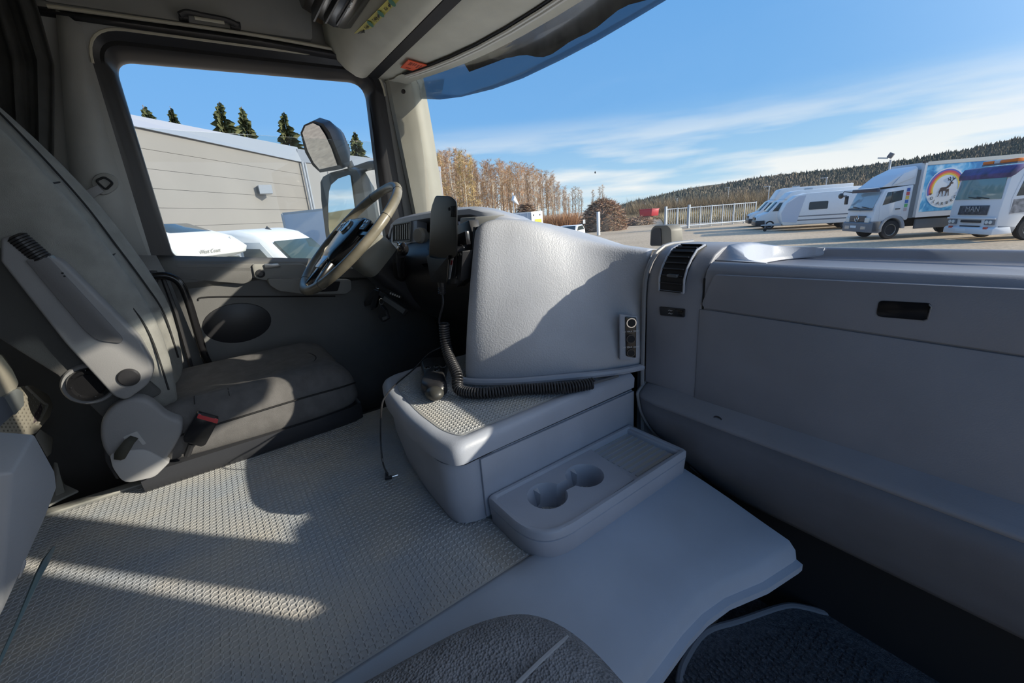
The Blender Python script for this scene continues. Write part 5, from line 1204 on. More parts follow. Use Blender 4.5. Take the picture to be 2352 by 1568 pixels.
# ---------------------------------------------------------------- fence, posts, lamps
steel = mat('galvanised_steel', (.42, .45, .48), .5, metal=.2)
p0, p1 = G(1530, 47), G(1738, 53); fd = (p1-p0); fl2 = fd.length; fx = fd.normalized()
fe = thing('steel_fence', 'grey steel bar fence with gate posts at the far edge of the yard', 'fence', p0)
npost = 9
for i in range(npost):
    p = p0+fx*fl2*i/(npost-1); hh = 2.35 if i in (0, 2) else 2.15; r_ = .10 if i in (0, 2) else .045
    obj('post', bb(bm_(), p+V((-r_, -r_, 0)), p+V((r_, r_, hh))), steel, fe)
for z in (.25, 2.05):
    obj('rail', tube(bm_(), [p0+V((0, 0, z)), p1+V((0, 0, z))], .05 if z > 1 else .09, 6), steel, fe)
bp_ = bm_(); k = 0.0
while k < fl2:
    p = p0+fx*k; box(bp_, p+V((0, 0, 1.15)), (.035, .035, 1.8)); k += .24
obj('picket_bars', bp_, steel, fe, kind='stuff')
tag(obj('bollard', bb(bm_(), G(1374, 45)+V((-.13, -.13, 0)), G(1374, 45)+V((.13, .13, 2.35))), mat('pale_post', (.62, .64, .66), .5), at=G(1374, 45), bevel=.02), 'pale square gate post in front of the brush heap', 'post')
sg = thing('yard_sign', 'thin dark sign post left of the brush heap', 'sign', G(1341, 44))
p = G(1341, 44); obj('pole', tube(bm_(), [p, p+V((0, 0, 1.9))], .03, 6), bark, sg); obj('plate', bb(bm_(), p+V((-.02, -.15, 1.3)), p+V((.02, .15, 1.7))), steel, sg)
for i, (px, py, d) in enumerate(((1455, 470, 170), (1482, 466, 165), (1515, 462, 160), (1555, 456, 150), (1672, 430, 140), (1765, 428, 110), (1895, 408, 110))):
    p = G(px, d); h = H(px, py, d); o = thing('street_lamp', ('distant lamp post furthest left before the hill', 'distant lamp post second from left before the hill', 'distant lamp post third from left before the hill', 'distant lamp post left of the steel fence', 'lamp post behind the fence and dry brush', 'lamp post left of the motorhomes', 'lamp post rising above the caravan roof')[i], 'lamp post', p)
    obj('pole', tube(bm_(), [p, p+V((0, 0, h))], .10, 5), steel, o); obj('lamp_head', box(bm_(), p+V((-.5, 0, h)), (1.2, .3, .15)), steel, o)
lp = G(2035, 60); lh = H(2035, 368, 60); o = thing('floodlight_mast', 'floodlight mast with two lamp heads above the delivery truck cab', 'lamp post', lp)
obj('pole', tube(bm_(), [lp, lp+V((0, 0, lh))], .10, 8), steel, o)
for a_, b_2 in (((2026, 364), (2044, 361)),):
    pass
q1 = CAM+ray(2028, 363)*(60/math.hypot(ray(2028, 363).x, ray(2028, 363).y)); q2_ = CAM+ray(2046, 357)*(60/math.hypot(ray(2046, 357).x, ray(2046, 357).y))
obj('lamp_head', box(bm_(), q1, (.8, .3, .12), Matrix.Rotation(.15, 3, 'Y')), steel, o); obj('lamp_head', box(bm_(), q2_, (.42, .3, .5), Matrix.Rotation(.5, 3, 'Y')), mat('lamp_dark', (.15, .15, .16), .4), o, bevel=.04)
rd = thing('red_bin', 'small red container on the field beyond the brush heap', 'container', G(1481, 78))
p = G(1481, 78); obj('body', prism(bm_(), [p+V((-1.0, 0, .8)), p+V((1.0, .5, .8)), p+V((1.1, .5, 1.9)), p+V((-1.1, 0, 1.9))], (.4, 1.4, 0)), red, rd, bevel=.05); obj('lid', prism(bm_(), [p+V((-1.15, -.1, 1.9)), p+V((1.15, .45, 1.9)), p+V((1.15, .45, 2.0)), p+V((-1.15, -.1, 2.0))], (.4, 1.6, 0)), red, rd)
obj('leg', bb(bm_(), p+V((-.8, .3, 0)), p+V((.8, 1.2, .8))), bark, rd)

# ---------------------------------------------------------------- warehouse
wall_g = mat('warehouse_cladding', (.245, .232, .225), .7, var=.04, vscale=.3); wall_p = mat('warehouse_pale_cladding', (.34, .335, .34), .6); roofm = mat('roof_edge', (.27, .30, .36), .5)
cnr = G(722, 36); hw = H(722, 372, 36); hr = hw+1.05
_r = ray(315, 293); _q = CAM+_r*((hw+GZ-CAM.z)/_r.z); wd = V((_q.x-cnr.x, _q.y-cnr.y, 0)).normalized(); wn2 = V((-wd.y, wd.x, 0))
if wn2.x > 0: wn2 = -wn2
wh = thing('warehouse', 'long grey clad warehouse with pale roof edge behind the parked vans', 'building', cnr)
L_ = math.hypot(_q.x-cnr.x, _q.y-cnr.y)+2.5
nb = 9
for i in range(nb):
    z0 = GZ+hw*i/nb; z1 = GZ+hw*(i+1)/nb-.016
    a = cnr+V((0, 0, 0)); 
    obj('cladding_panel', prism(bm_(), [V((a.x, a.y, z0)), V((a.x, a.y, z0))+wd*L_, V((a.x, a.y, z1))+wd*L_, V((a.x, a.y, z1))], wn2*.15), wall_g, wh)
obj('wall', prism(bm_(), [V((cnr.x, cnr.y, GZ))+wn2*.1, V((cnr.x, cnr.y, GZ))+wn2*.1+wd*L_, V((cnr.x, cnr.y, GZ+hw))+wn2*.1+wd*L_, V((cnr.x, cnr.y, GZ+hw))+wn2*.1], wn2*3), wall_g, wh)
obj('roof_edge', prism(bm_(), [V((cnr.x, cnr.y, GZ+hw))-wn2*.15-wd*.2, V((cnr.x, cnr.y, GZ+hw))-wn2*.15+wd*L_, V((cnr.x, cnr.y, GZ+hw+.42))+wn2*.1+wd*L_, V((cnr.x, cnr.y, GZ+hr))+wn2*.1-wd*.2], wn2*3), roofm, wh)
gl2 = 13; e1 = G(1024, 38); wn3 = (e1-cnr); wn3.z = 0; gl2 = wn3.length; wn3 = wn3.normalized()
# gable side, sloping down to the right
G1 = [V((cnr.x, cnr.y, GZ)), V((e1.x, e1.y, GZ)), V((e1.x, e1.y, GZ+H(1022, 392, math.hypot(e1.x-CAM.x, e1.y)))), V((cnr.x, cnr.y, GZ+hw))]
gw = obj('gable_wall', prism(bm_(), G1, -wd*.2), wall_p, wh)
for i in range(1, 6):
    t = i/6; q = cnr+wn3*gl2*t; hh = (GZ+hw)*(1-t)+G1[2].z*t
    obj('panel_joint', bb(bm_(), V((q.x-.03, q.y-.03, GZ)), V((q.x+.03, q.y+.03, hh))), wall_g, gw)
obj('gable_edge', prism(bm_(), [G1[3]+wd*.1, G1[2]+wd*.1, G1[2]+wd*.1+V((0, 0, .35)), G1[3]+wd*.1+V((0, 0, .9))], -wd*.5), roofm, wh)
for s_ in (0.0, .35):
    obj('drain_pipe', tube(bm_(), [cnr+wd*(.2-s_)-wn2*.25, cnr+wd*(.2-s_)-wn2*.25+V((0, 0, hw))], .09, 8), roofm, wh)
obj('wall_lamp', box(bm_(), V((cnr.x, cnr.y, GZ+hw-2.2))+wd*5.5-wn2*.4, (.8, .7, .5)), roofm, wh)

# ---------------------------------------------------------------- vehicles
rubm = tyre
def wheel(parent, c, r, w_, s=1, nspoke=8, rimm=None):
    """axle along local y; s = +1 shows on +y"""
    c = V3(c); ax = V((0, s, 0)); rimm = rimm or alu
    o = obj('wheel', lathe(bm_(), [(r*.62, -w_*.5), (r*.93, -w_*.5), (r, -w_*.35), (r, w_*.35), (r*.93, w_*.5), (r*.62, w_*.5), (r*.6, w_*.3)], c, ax, 28), rubm, parent)
    obj('rim', lathe(bm_(), [(0, w_*.28), (r*.16, w_*.30), (r*.2, w_*.12), (r*.5, w_*.10), (r*.57, w_*.42), (r*.63, w_*.44), (r*.63, -w_*.3), (0, -w_*.3)], c, ax, 24), rimm, o)
    return o
def holes(o, c, r, w_, s, n=8):
    b = bm_()
    for k in range(n):
        a = 2*math.pi*k/n; lathe(b, [(0, .012), (r*.085, .012), (r*.085, 0)], V3(c)+V((r*.38*math.cos(a), s*w_*.11, r*.38*math.sin(a))), (0, s, 0), 8)
    return b
def car_poly(y, pts): return [V((x, y, z)) for x, z in pts]
def front_text(*a): pass
hd_ = R(-134)
fwv = V((math.cos(hd_), math.sin(hd_), 0)); lfv = V((-fwv.y, fwv.x, 0))
# delivery truck with a cool box: local x forward (front at 0), y to its left (our side), z up
Rc = V((-6.3, 28.05, GZ)); org = Rc-lfv*1.15
tk = thing('delivery_truck', 'white delivery truck with blue box carrying a rainbow and reindeer emblem', 'truck', org, hd_); tk.scale = (.88, .94, 1)
wt = mat('truck_white', (.72, .73, .75), .35); gb_ = mat('grey_bumper', (.16, .17, .19), .5); dk = dark
W2 = 1.15
cabp = [(0, .75), (.0, 1.15), (-.10, 1.75), (-.42, 2.50), (-1.85, 2.62), (-1.85, .95), (-1.72, .90), (-1.5, 1.10), (-1.05, 1.15), (-.65, .85), (-.55, .62), (-.1, .62)]
obj('cab', prism(bm_(), car_poly(W2, cabp), (0, -2*W2, 0)), wt, tk, bevel=.05, seg=2)
bmp = obj('bumper', prism(bm_(), [V((.10, W2+.03, z)) for z in ()] or [V((x, W2+.02, z)) for x, z in ((.14, .40), (.14, .85), (.0, .95), (-.55, .95), (-.60, .40), (-.4, .34))], (0, -2*W2-.04, 0)), gb_, tk, bevel=.03)
obj('number_plate', box(bm_(), V((.15, -.15, .66)), (.01, .52, .12)), whitep, bmp)
for y in (.72, -.72):
    h_ = obj('fog_lamp', box(bm_(), V((.145, y, .62)), (.02, .42, .17)), silver, bmp, bevel=.01)
    obj('headlight', box(bm_(), V((.06, y*1.18, 1.02)), (.10, .34, .26)), mat('lamp_glass', (.7, .7, .66), .15), tk, bevel=.03)
gr_ = obj('grille', prism(bm_(), [V((.03, y, z)) for y, z in ((.66, .93), (.70, 1.22), (-.70, 1.22), (-.66, .93))], (.05, 0, 0)), dk, tk, bevel=.02)
for k in range(3): obj('bar', box(bm_(), V((.085, 0, 1.0+.075*k)), (.02, 1.28, .018)), gb_, gr_)
em = obj('emblem_ring', tube(bm_(), [V((.11, .16*math.cos(a), 1.08+.16*math.sin(a))) for a in [i*math.pi/12 for i in range(24)]], .018, 6, closed=True), chrome, gr_)
for a in (90, 210, 330):
    u = V((0, math.cos(R(a)), math.sin(R(a)))); s = V((0, -u.z, u.y))
    obj('emblem_point', hull(bm_(), [V((.11, 0, 1.08))+s*.028, V((.11, 0, 1.08))-s*.028, V((.125, 0, 1.08)), V((.11, 0, 1.08))+u*.155]), chrome, gr_)
obj('small_badge', lathe(bm_(), [(0, .01), (.05, .01), (.05, 0)], V((-.012, 0, 1.50)), (1, 0, .06), 12), silver, tk)
def facep(pts_yz, lift=.0):  # points on the raked windscreen plane
    return [V((-.10-.32*(z-1.75)/.75+.012+lift, y, z)) for y, z in pts_yz]
wsn = obj('windscreen', prism(bm_(), facep([(1.02, 1.62), (1.0, 2.38), (-1.0, 2.38), (-1.02, 1.62)]), (.02, 0, 0)), mat('windscreen_pale', (.30, .40, .47), .08, spec=.8), tk, bevel=.01)
obj('wiper', tube(bm_(), facep([(.7, 1.62), (.1, 1.68)], .04), .02, 5), black, wsn); obj('wiper', tube(bm_(), facep([(-.1, 1.62), (-.7, 1.68)], .04), .02, 5), black, wsn)
obj('black_panel', prism(bm_(), facep([(1.05, 1.50), (1.04, 1.60), (-1.04, 1.60), (-1.05, 1.50)], .02), (.015, 0, 0)), dk, tk)
obj('sun_visor', prism(bm_(), [V((-.22, y, z)) for y, z in ((1.08, 2.40), (1.05, 2.58), (-1.05, 2.58), (-1.08, 2.40))], (.18, 0, .0)), mat('dark_visor', (.03, .035, .06), .3), tk, bevel=.03)
fair = [(-.30, 2.60), (-.36, 2.64), (-1.0, 3.15), (-1.85, 3.50), (-1.92, 3.48), (-1.92, 2.62)]
obj('roof_fairing', loft(bm_(), [[V((x, y*(1 if x < -.9 else .92), z-(.10 if abs(y) > 1.05 else 0)*(1 if z > 2.8 else 0))) for x, z in fair] for y in (1.12, .95, -.95, -1.12)]), wt, tk, bevel=.02)
obj('fairing_flap', prism(bm_(), car_poly(1.10, [(-.75, 2.64), (-1.85, 2.98), (-1.85, 3.38), (-1.2, 3.18)]), (0, .05, 0)), wt, tk, bevel=.015)
dr = obj('door', prism(bm_(), car_poly(W2, [(-.35, 1.02), (-.28, 1.72), (-.50, 2.42), (-1.45, 2.48), (-1.45, 1.25), (-1.05, 1.22), (-.68, .98)]), (0, .02, 0)), wt, tk, bevel=.01)
obj('side_window', prism(bm_(), car_poly(W2+.015, [(-.40, 1.72), (-.56, 2.34), (-1.36, 2.40), (-1.36, 1.92)]), (0, .012, 0)), carglass, dr, bevel=.005)
obj('door_handle', box(bm_(), V((-1.22, W2+.03, 1.50)), (.24, .03, .05)), dk, dr)
obj('window_bar', box(bm_(), V((-.82, W2+.03, 2.10)), (.04, .02, .52)), dk, dr)
for k, cc in enumerate(((.05, .12, .40), (.60, .10, .10), (.80, .55, .10), (.06, .16, .45), (.12, .45, .14), (.55, .42, .40))):
    obj('stripe_sticker', box(bm_(), V((-1.62, W2+.006, 2.40-.19*k)), (.16, .012, .16)), mat('stripe_%d' % k if False else ('blue_sticker', 'red_sticker', 'yellow_sticker', 'indigo_sticker', 'green_sticker', 'rose_sticker')[k], cc, .4), tk)
obj('steps', prism(bm_(), car_poly(W2+.02, [(-.40, .40), (-.05, .40), (-.05, .95), (-.55, .95), (-.62, .70)]), (0, -.25, 0)), gb_, tk, bevel=.02)
arch = [(-1.08+.68*math.cos(a), .52+.68*math.sin(a)) for a in [i*math.pi/10 for i in range(11)]]; arch2 = [(-1.08+.52*math.cos(a), .52+.54*math.sin(a)) for a in [i*math.pi/10 for i in range(10, -1, -1)]]
obj('wheel_arch', prism(bm_(), car_poly(W2+.03, arch+arch2), (0, -.45, 0)), mat('arch_grey', (.30, .31, .33), .5), tk, bevel=.01)
for x in (-1.08, -5.4):
    for s in (1, -1):
        o = wheel(tk, (x, s*.98, .47), .47, .28, s); obj('hand_holes', holes(o, (x, s*.98, .47), .47, .28, s), black, o, kind='stuff')
mi = obj('mirror_arm', tube(bm_(), [V((-.15, -W2, 2.45)), V((.20, -W2-.25, 2.52)), V((.28, -W2-.35, 2.35))], .025, 6), dk, tk)
obj('mirror_head', ell(bm_(), V((.26, -W2-.42, 2.30)), (.09, .24, .15)), dk, mi)
obj('mirror_head', box(bm_(), V((.02, -W2-.22, 2.05)), (.12, .22, .45)), dk, mi, bevel=.03)
X0, X1 = -2.12, -8.2
bx_ = obj('box_body', bb(bm_(), (X1, -1.24, 1.02), (X0, 1.24, 3.62)), mat('box_white', (.66, .67, .69), .4), tk, bevel=.02)
art = bpy.data.materials.new('blue_ice_art'); art.use_nodes = True; t_ = art.node_tree; b_ = t_.nodes['Principled BSDF']; b_.inputs['Roughness'].default_value = .4
co = t_.nodes.new('ShaderNodeTexCoord'); n = N(t_, 'ShaderNodeTexNoise'); n.inputs['Scale'].default_value = 1.5; n.inputs['Detail'].default_value = 6; n.inputs['Distortion'].default_value = 1.2; t_.links.new(co.outputs['Object'], n.inputs['Vector'])
rr = ramp(t_, [(.34, (.03, .22, .48)), (.48, (.10, .42, .68)), (.58, (.32, .60, .78)), (.68, (.62, .78, .86))], n.outputs['Fac']); t_.links.new(rr.outputs[0], b_.inputs['Base Color'])
ar = obj('art_panel', bb(bm_(), (X1+.1, 1.24, 1.28), (X0-.14, 1.262, 3.46)), art, tk)
ft = obj('frame_trim', bb(bm_(), (X1, 1.235, 3.48), (X0, 1.275, 3.64)), alu, tk); obj('frame_trim', bb(bm_(), (X1, 1.235, 1.02), (X0, 1.275, 1.26)), mat('box_white', (.66, .67, .69), .4), tk); obj('frame_trim', bb(bm_(), (X0-.12, 1.235, 1.02), (X0, 1.28, 3.6)), mat('box_white', (.66, .67, .69), .4), tk)
def disc(c, r0, r1, a0=0, a1=360, n=40):
    pts = [V((c[0]+r1*math.cos(R(a0+(a1-a0)*i/n)), 0, c[1]+r1*math.sin(R(a0+(a1-a0)*i/n)))) for i in range(n+1)]
    return pts, [V((c[0]+r0*math.cos(R(a0+(a1-a0)*i/n)), 0, c[1]+r0*math.sin(R(a0+(a1-a0)*i/n)))) for i in range(n+1)]
ec = (-3.35, 2.35); ER = .93
def ringm(name, r0, r1, a0, a1, y, m, par):
    o_, i_ = disc(ec, r0, r1, a0, a1); b = bm_(); lo = [V((p.x, y, p.z)) for p in o_]; li = [V((p.x, y, p.z)) for p in i_]
    if r0 < .01: prism(b, lo[:-1], (0, .004, 0))
    else: prism(b, lo+li[::-1], (0, .004, 0))
    return obj(name, b, m, par)
ey = 1.263
eb = ringm('emblem_disc', 0, ER, 0, 360, ey, white, ar)
for k, (a, b, cc, nm) in enumerate(((.87, .94, (.10, .12, .45), 'rainbow_indigo'), (.79, .87, (.70, .06, .10), 'rainbow_red'), (.72, .79, (.85, .22, .04), 'rainbow_orange'), (.65, .72, (.85, .62, .06), 'rainbow_yellow'))):
    ringm('rainbow_band', a*ER, b*ER, -22, 188, ey+.004, mat(nm, cc, .5), eb)
deer = [(.02, -.02), (.18, .06), (.30, .18), (.33, .30), (.45, .33), (.47, .37), (.36, .43), (.30, .46), (.24, .40), (.20, .26), (.06, .14), (-.25, .13), (-.33, .08), (-.35, -.02), (-.40, -.14), (-.36, -.26), (-.42, -.44), (-.38, -.46), (-.31, -.26), (-.28, -.14), (-.22, -.12), (-.16, -.28), (-.14, -.44), (-.10, -.46), (-.10, -.28), (-.12, -.10), (.04, -.10), (.08, -.26), (.05, -.44), (.10, -.45), (.14, -.26), (.18, -.12), (.24, -.28), (.27, -.44), (.32, -.43), (.28, -.24), (.26, -.06), (.24, .02)]
# the emblem reads from the truck's left side, so the picture's right is local -x
DX = lambda a, b: V((ec[0]-a*.74, ey+.008, ec[1]-.06+b*.74))
dm = mat('deer_brown', (.045, .022, .02), .6)
obj('reindeer', prism(bm_(), [DX(a, b) for a, b in deer], (0, .004, 0)), dm, eb)
for pts in ([(.31, .45), (.22, .56), (.10, .60), (.04, .70)], [(.22, .56), (.22, .68), (.16, .76)], [(.16, .585), (.08, .53)], [(.34, .45), (.40, .56), (.50, .60), (.54, .68)], [(.40, .56), (.38, .68), (.34, .76)], [(.45, .58), (.46, .68)]):
    obj('antler', tube(bm_(), [DX(*p) for p in pts], .014, 5), dm, eb)
for i, ch in enumerate('POLARBRÖD'):
    a = R(-90+ (i-4)*17.5); q = V((ec[0]-math.cos(a)*ER*.80, ey+.010, ec[1]+math.sin(a)*ER*.80))
    tx = V((math.sin(a), 0, math.cos(a))); up_ = V((math.cos(a), 0, -math.sin(a)))
    text('lettering', ch, ink, eb, basis(q, V((-math.cos(a-R(-90)), 0, math.sin(a-R(-90)))), V((math.cos(a), 0, -math.sin(a)))), .20, .003)
obj('side_skirt', bb(bm_(), (X1+.4, 1.0, .45), (-2.3, 1.12, .92)), mat('skirt_grey', (.14, .15, .16), .6), tk, bevel=.03)
obj('chassis', bb(bm_(), (X1+.2, -.5, .55), (-.3, .5, 1.03)), black, tk)
obj('gap_panel', bb(bm_(), (-2.12, -1.1, 1.0), (-1.84, 1.08, 3.30)), mat('gap_grey', (.20, .21, .22), .6), tk)
obj('corner_cap', box(bm_(), V((X0-.02, 1.22, 3.63)), (.2, .12, .08)), dk, tk)

# tow truck nearest at the right
Rm = V((-1.926, 27.409, GZ)); wm = 1.22; om = Rm-lfv*wm
mk = thing('tow_truck', 'white truck with purple painted roof and orange beacon bar at the right edge', 'truck', om, hd_)
mcab = [(0, .45), (.03, 1.2), (.0, 1.6), (-.10, 2.75), (-.25, 3.05), (-2.2, 3.15), (-2.2, .95), (-1.95, 1.05), (-1.35, 1.2), (-.9, 1.0), (-.72, .55), (-.1, .42)]
obj('cab', prism(bm_(), car_poly(wm, mcab), (0, -2*wm, 0)), wt, mk, bevel=.05)
fz = lambda z: (.03-.03*(z-1.2)/.4) if z < 1.6 else -.10*(z-1.6)/1.15
fp_ = lambda pts, l=.012: [V((fz(z)+l, y, z)) for y, z in pts]
obj('windscreen', prism(bm_(), fp_([(1.12, 1.78), (1.06, 2.66), (-1.06, 2.66), (-1.12, 1.78)]), (.02, 0, 0)), mat('windscreen_green', (.16, .27, .27), .08, spec=.8), mk, bevel=.01)
for s in (1, -1): obj('wiper', tube(bm_(), fp_([(s*.2+.4, 1.80), (s*.2-.2, 1.88)], .05), .02, 5), black, mk)
obj('painted_visor', prism(bm_(), [V((x, wm+.01, z)) for x, z in ((-.04, 2.62), (-.03, 2.82), (-.20, 3.08), (-.5, 3.12), (-.5, 2.98), (-.2, 2.70))], (0, -2*wm-.02, 0)), mat('purple_paint', (.10, .07, .24), .35, col2=(.05, .04, .10), vscale=3), mk, bevel=.02)
gp_ = obj('upper_grille', prism(bm_(), fp_([(.72, 1.12), (.72, 1.52), (-.72, 1.52), (-.72, 1.12)], .02), (.02, 0, 0)), mat('grille_dark', (.06, .06, .07), .5, var=.5, vscale=9), mk, bevel=.01)
text('lettering', 'MAN', silver, gp_, basis(V((.075, 0, 1.36)), (0, 1, 0), (-.02, 0, 1)), .32, .01)
for z in (.60, .84):
    obj('intake_slot', box(bm_(), V((.05, 0, z)), (.03, 1.0, .11)), dk, mk, bevel=.01)
obj('bumper', prism(bm_(), [V((x, wm+.03, z)) for x, z in ((.14, .30), (.14, .55), (.04, .62), (-.5, .62), (-.62, .32))], (0, -2*wm-.06, 0)), wt, mk, bevel=.04)
obj('bumper_lip', prism(bm_(), [V((.06, y, z)) for y, z in ((1.2, .94), (1.2, 1.02), (-1.2, 1.02), (-1.2, .94))], (.05, 0, 0)), wt, mk, bevel=.015)
for s in (1, -1):
    h_ = obj('headlight', box(bm_(), V((.05, s*.93, .82)), (.08, .42, .22)), gb_, mk, bevel=.02)
    for k in (-.1, .08): obj('lamp', lathe(bm_(), [(0, .012), (.07, .012), (.08, 0)], V((.09, s*.93+k, .82)), (1, 0, 0), 14), mat('lamp_glass', (.7, .7, .66), .15), h_)
    obj('marker_red', box(bm_(), V((.12, s*.93-.05*s, .58)), (.06, .18, .09)), mat('marker_red_plastic', (.55, .10, .07), .3), mk, bevel=.01)
obj('number_plate', box(bm_(), V((.145, -.3, .46)), (.01, .52, .12)), whitep, mk)
sd_ = obj('door', prism(bm_(), car_poly(wm, [(-.35, 1.12), (-.30, 1.75), (-.50, 2.72), (-1.5, 2.80), (-1.5, 1.2), (-.9, 1.15)]), (0, .02, 0)), wt, mk, bevel=.01)
obj('side_window', prism(bm_(), car_poly(wm+.012, [(-.42, 1.85), (-.58, 2.62), (-1.4, 2.68), (-1.4, 1.9)]), (0, .015, 0)), carglass, sd_, bevel=.006)
obj('painted_flank', prism(bm_(), car_poly(wm+.012, [(-.34, 1.15), (-.36, 1.72), (-1.45, 1.78), (-1.45, 1.22)]), (0, .012, 0)), mat('flank_art', (.05, .055, .07), .4, col2=(.30, .30, .32), vscale=4), sd_)
for x in (-1.35, -5.0):
    for s in (1, -1): wheel(mk, (x, s*1.02, .5), .5, .3, s)
obj('chassis', bb(bm_(), (-7.5, -.5, .5), (-.4, .5, 1.0)), black, mk)
obj('step', prism(bm_(), car_poly(wm+.02, [(-.05, .34), (-.62, .34), (-.72, .60), (-.05, .66)]), (0, -.3, 0)), gb_, mk, bevel=.02)
bar = obj('beacon_bar', bb(bm_(), (-.78, -.80, 3.16), (-.52, .80, 3.22)), gb_, mk)
for y0, y1, m_ in ((-.80, -.28, None), (.02, .80, None), (-.26, .0, 1)):
    obj('beacon_lens', bb(bm_(), (-.78, y0, 3.22), (-.52, y1, 3.36)), mat('amber_lens', (.85, .20, .02), .25) if m_ is None else mat('clear_lens', (.6, .6, .6), .25), bar, bevel=.03)

# motorhomes and caravan
def motorhome(name, label, px, dist, hd, L, Wd, hbox):
    o = thing(name, label, 'motorhome', G(px, dist), hd); w2 = Wd/2
    obj('cab', prism(bm_(), car_poly(w2*.93, [(0, .35), (.0, .95), (-.25, 1.15), (-.75, 1.32), (-1.45, 2.15), (-1.9, 2.3), (-2.6, 2.35), (-2.6, .35)]), (0, -2*w2*.93, 0)), white, o, bevel=.08, seg=3)
    obj('living_body', prism(bm_(), car_poly(w2, [(-1.75, 2.28), (-2.2, hbox-.1), (-2.6, hbox), (-L, hbox-.02), (-L, .45), (-2.5, .45), (-2.45, 2.0)]), (0, -2*w2, 0)), white, o, bevel=.06)
    obj('front_bumper', prism(bm_(), car_poly(w2*.94, [(.06, .30), (.08, .62), (.0, .75), (-.6, .75), (-.65, .30)]), (0, -2*w2*.94, 0)), dk, o, bevel=.05)
    obj('windscreen', prism(bm_(), [V((x, y, z)) for x, y, z in ((-.78, .86, 1.38), (-1.38, .80, 2.08), (-1.38, -.80, 2.08), (-.78, -.86, 1.38))], (.02, 0, .025)), carglass, o, bevel=.01)
    obj('side_window', prism(bm_(), car_poly(w2*.93, [(-1.05, 1.40), (-1.50, 2.02), (-2.2, 2.05), (-2.25, 1.38)]), (0, .015, 0)), carglass, o, bevel=.006)
    obj('body_window', prism(bm_(), rpoly(car_poly(w2, [(-3.3, 1.45), (-3.3, 2.05), (-4.4, 2.05), (-4.4, 1.45)]), .06), (0, .012, 0)), carglass, o)
    obj('grille', box(bm_(), V((.04, 0, .88)), (.06, 1.2, .22)), dk, o, bevel=.02)
    for s in (1, -1): obj('headlight', ell(bm_(), V((-.22, s*.78, 1.02)), (.20, .14, .12)), mat('lamp_glass', (.7, .7, .66), .15), o)
    for x in (-.95, -L+1.6):
        for s in (1, -1): wheel(o, (x, s*w2*.84, .35), .35, .22, s, rimm=silver)
    obj('roof_vent', bb(bm_(), (-3.8, -.25, hbox), (-3.3, .25, hbox+.12)), silver, o, bevel=.02)
    obj('stripe', prism(bm_(), car_poly(w2+.0, [(-2.7, .95), (-2.7, 1.1), (-L+.1, 1.1), (-L+.1, .95)]), (0, .008, 0)), gb_, o)
    return o
motorhome('motorhome', 'white low profile motorhome with dark bumper beside the caravan', 1738, 41.5, R(-147), 7.2, 2.3, 2.85)
motorhome('motorhome', 'white motorhome half hidden behind the first motorhome', 1722, 46, R(-147), 7.4, 2.3, 3.15)
cv = thing('caravan', 'long white caravan with rounded front parked behind the delivery truck', 'caravan', G(1793, 38.6), R(-152)); w2 = 1.15
obj('body', prism(bm_(), car_poly(w2, [(-.25, .45), (-.05, .9), (-.02, 1.3), (-.30, 2.0), (-.85, 2.48), (-1.5, 2.6), (-6.6, 2.6), (-6.7, 2.4), (-6.7, .45)]), (0, -2*w2, 0)), white, cv, bevel=.06)
obj('front_panel', prism(bm_(), car_poly(w2+.003, [(-.15, .7), (-.06, 1.3), (-.35, 1.98), (-1.0, 2.42), (-1.45, 2.45), (-1.05, .6)]), (0, .01, 0)), mat('caravan_blue_grey', (.50, .55, .64), .4), cv)
for x in (-1.7, -4.6):
    wq = obj('window', prism(bm_(), rpoly(car_poly(w2, [(x, 1.45), (x, 1.98), (x-1.1, 1.98), (x-1.1, 1.45)]), .08), (0, .02, 0)), carglass, cv)
obj('stripe', prism(bm_(), car_poly(w2, [(-1.1, 1.0), (-1.1, 1.07), (-6.6, 1.07), (-6.6, 1.0)]), (0, .008, 0)), gb_, cv); obj('stripe', prism(bm_(), car_poly(w2, [(-1.1, .72), (-1.1, .80), (-6.6, .80), (-6.6, .72)]), (0, .008, 0)), gb_, cv)
obj('service_flap', box(bm_(), V((-3.6, w2+.008, 2.2)), (.4, .015, .12)), gb_, cv)
for s in (1, -1): wheel(cv, (-4.0, s*.98, .33), .33, .2, s, rimm=silver)
obj('drawbar', hull(bm_(), [V((-.2, .5, .42)), V((-.2, -.5, .42)), V((1.1, 0, .42)), V((-.2, .5, .52)), V((-.2, -.5, .52)), V((1.1, 0, .52))]), steel, cv); obj('jockey_wheel', wheel_b := lathe(bm_(), [(0, -.04), (.12, -.04), (.12, .04), (0, .04)], V((.8, 0, .12)), (0, 1, 0), 14), tyre, cv); obj('jockey_post', tube(bm_(), [V((.8, 0, .12)), V((.8, 0, .8))], .03, 6), steel, cv)

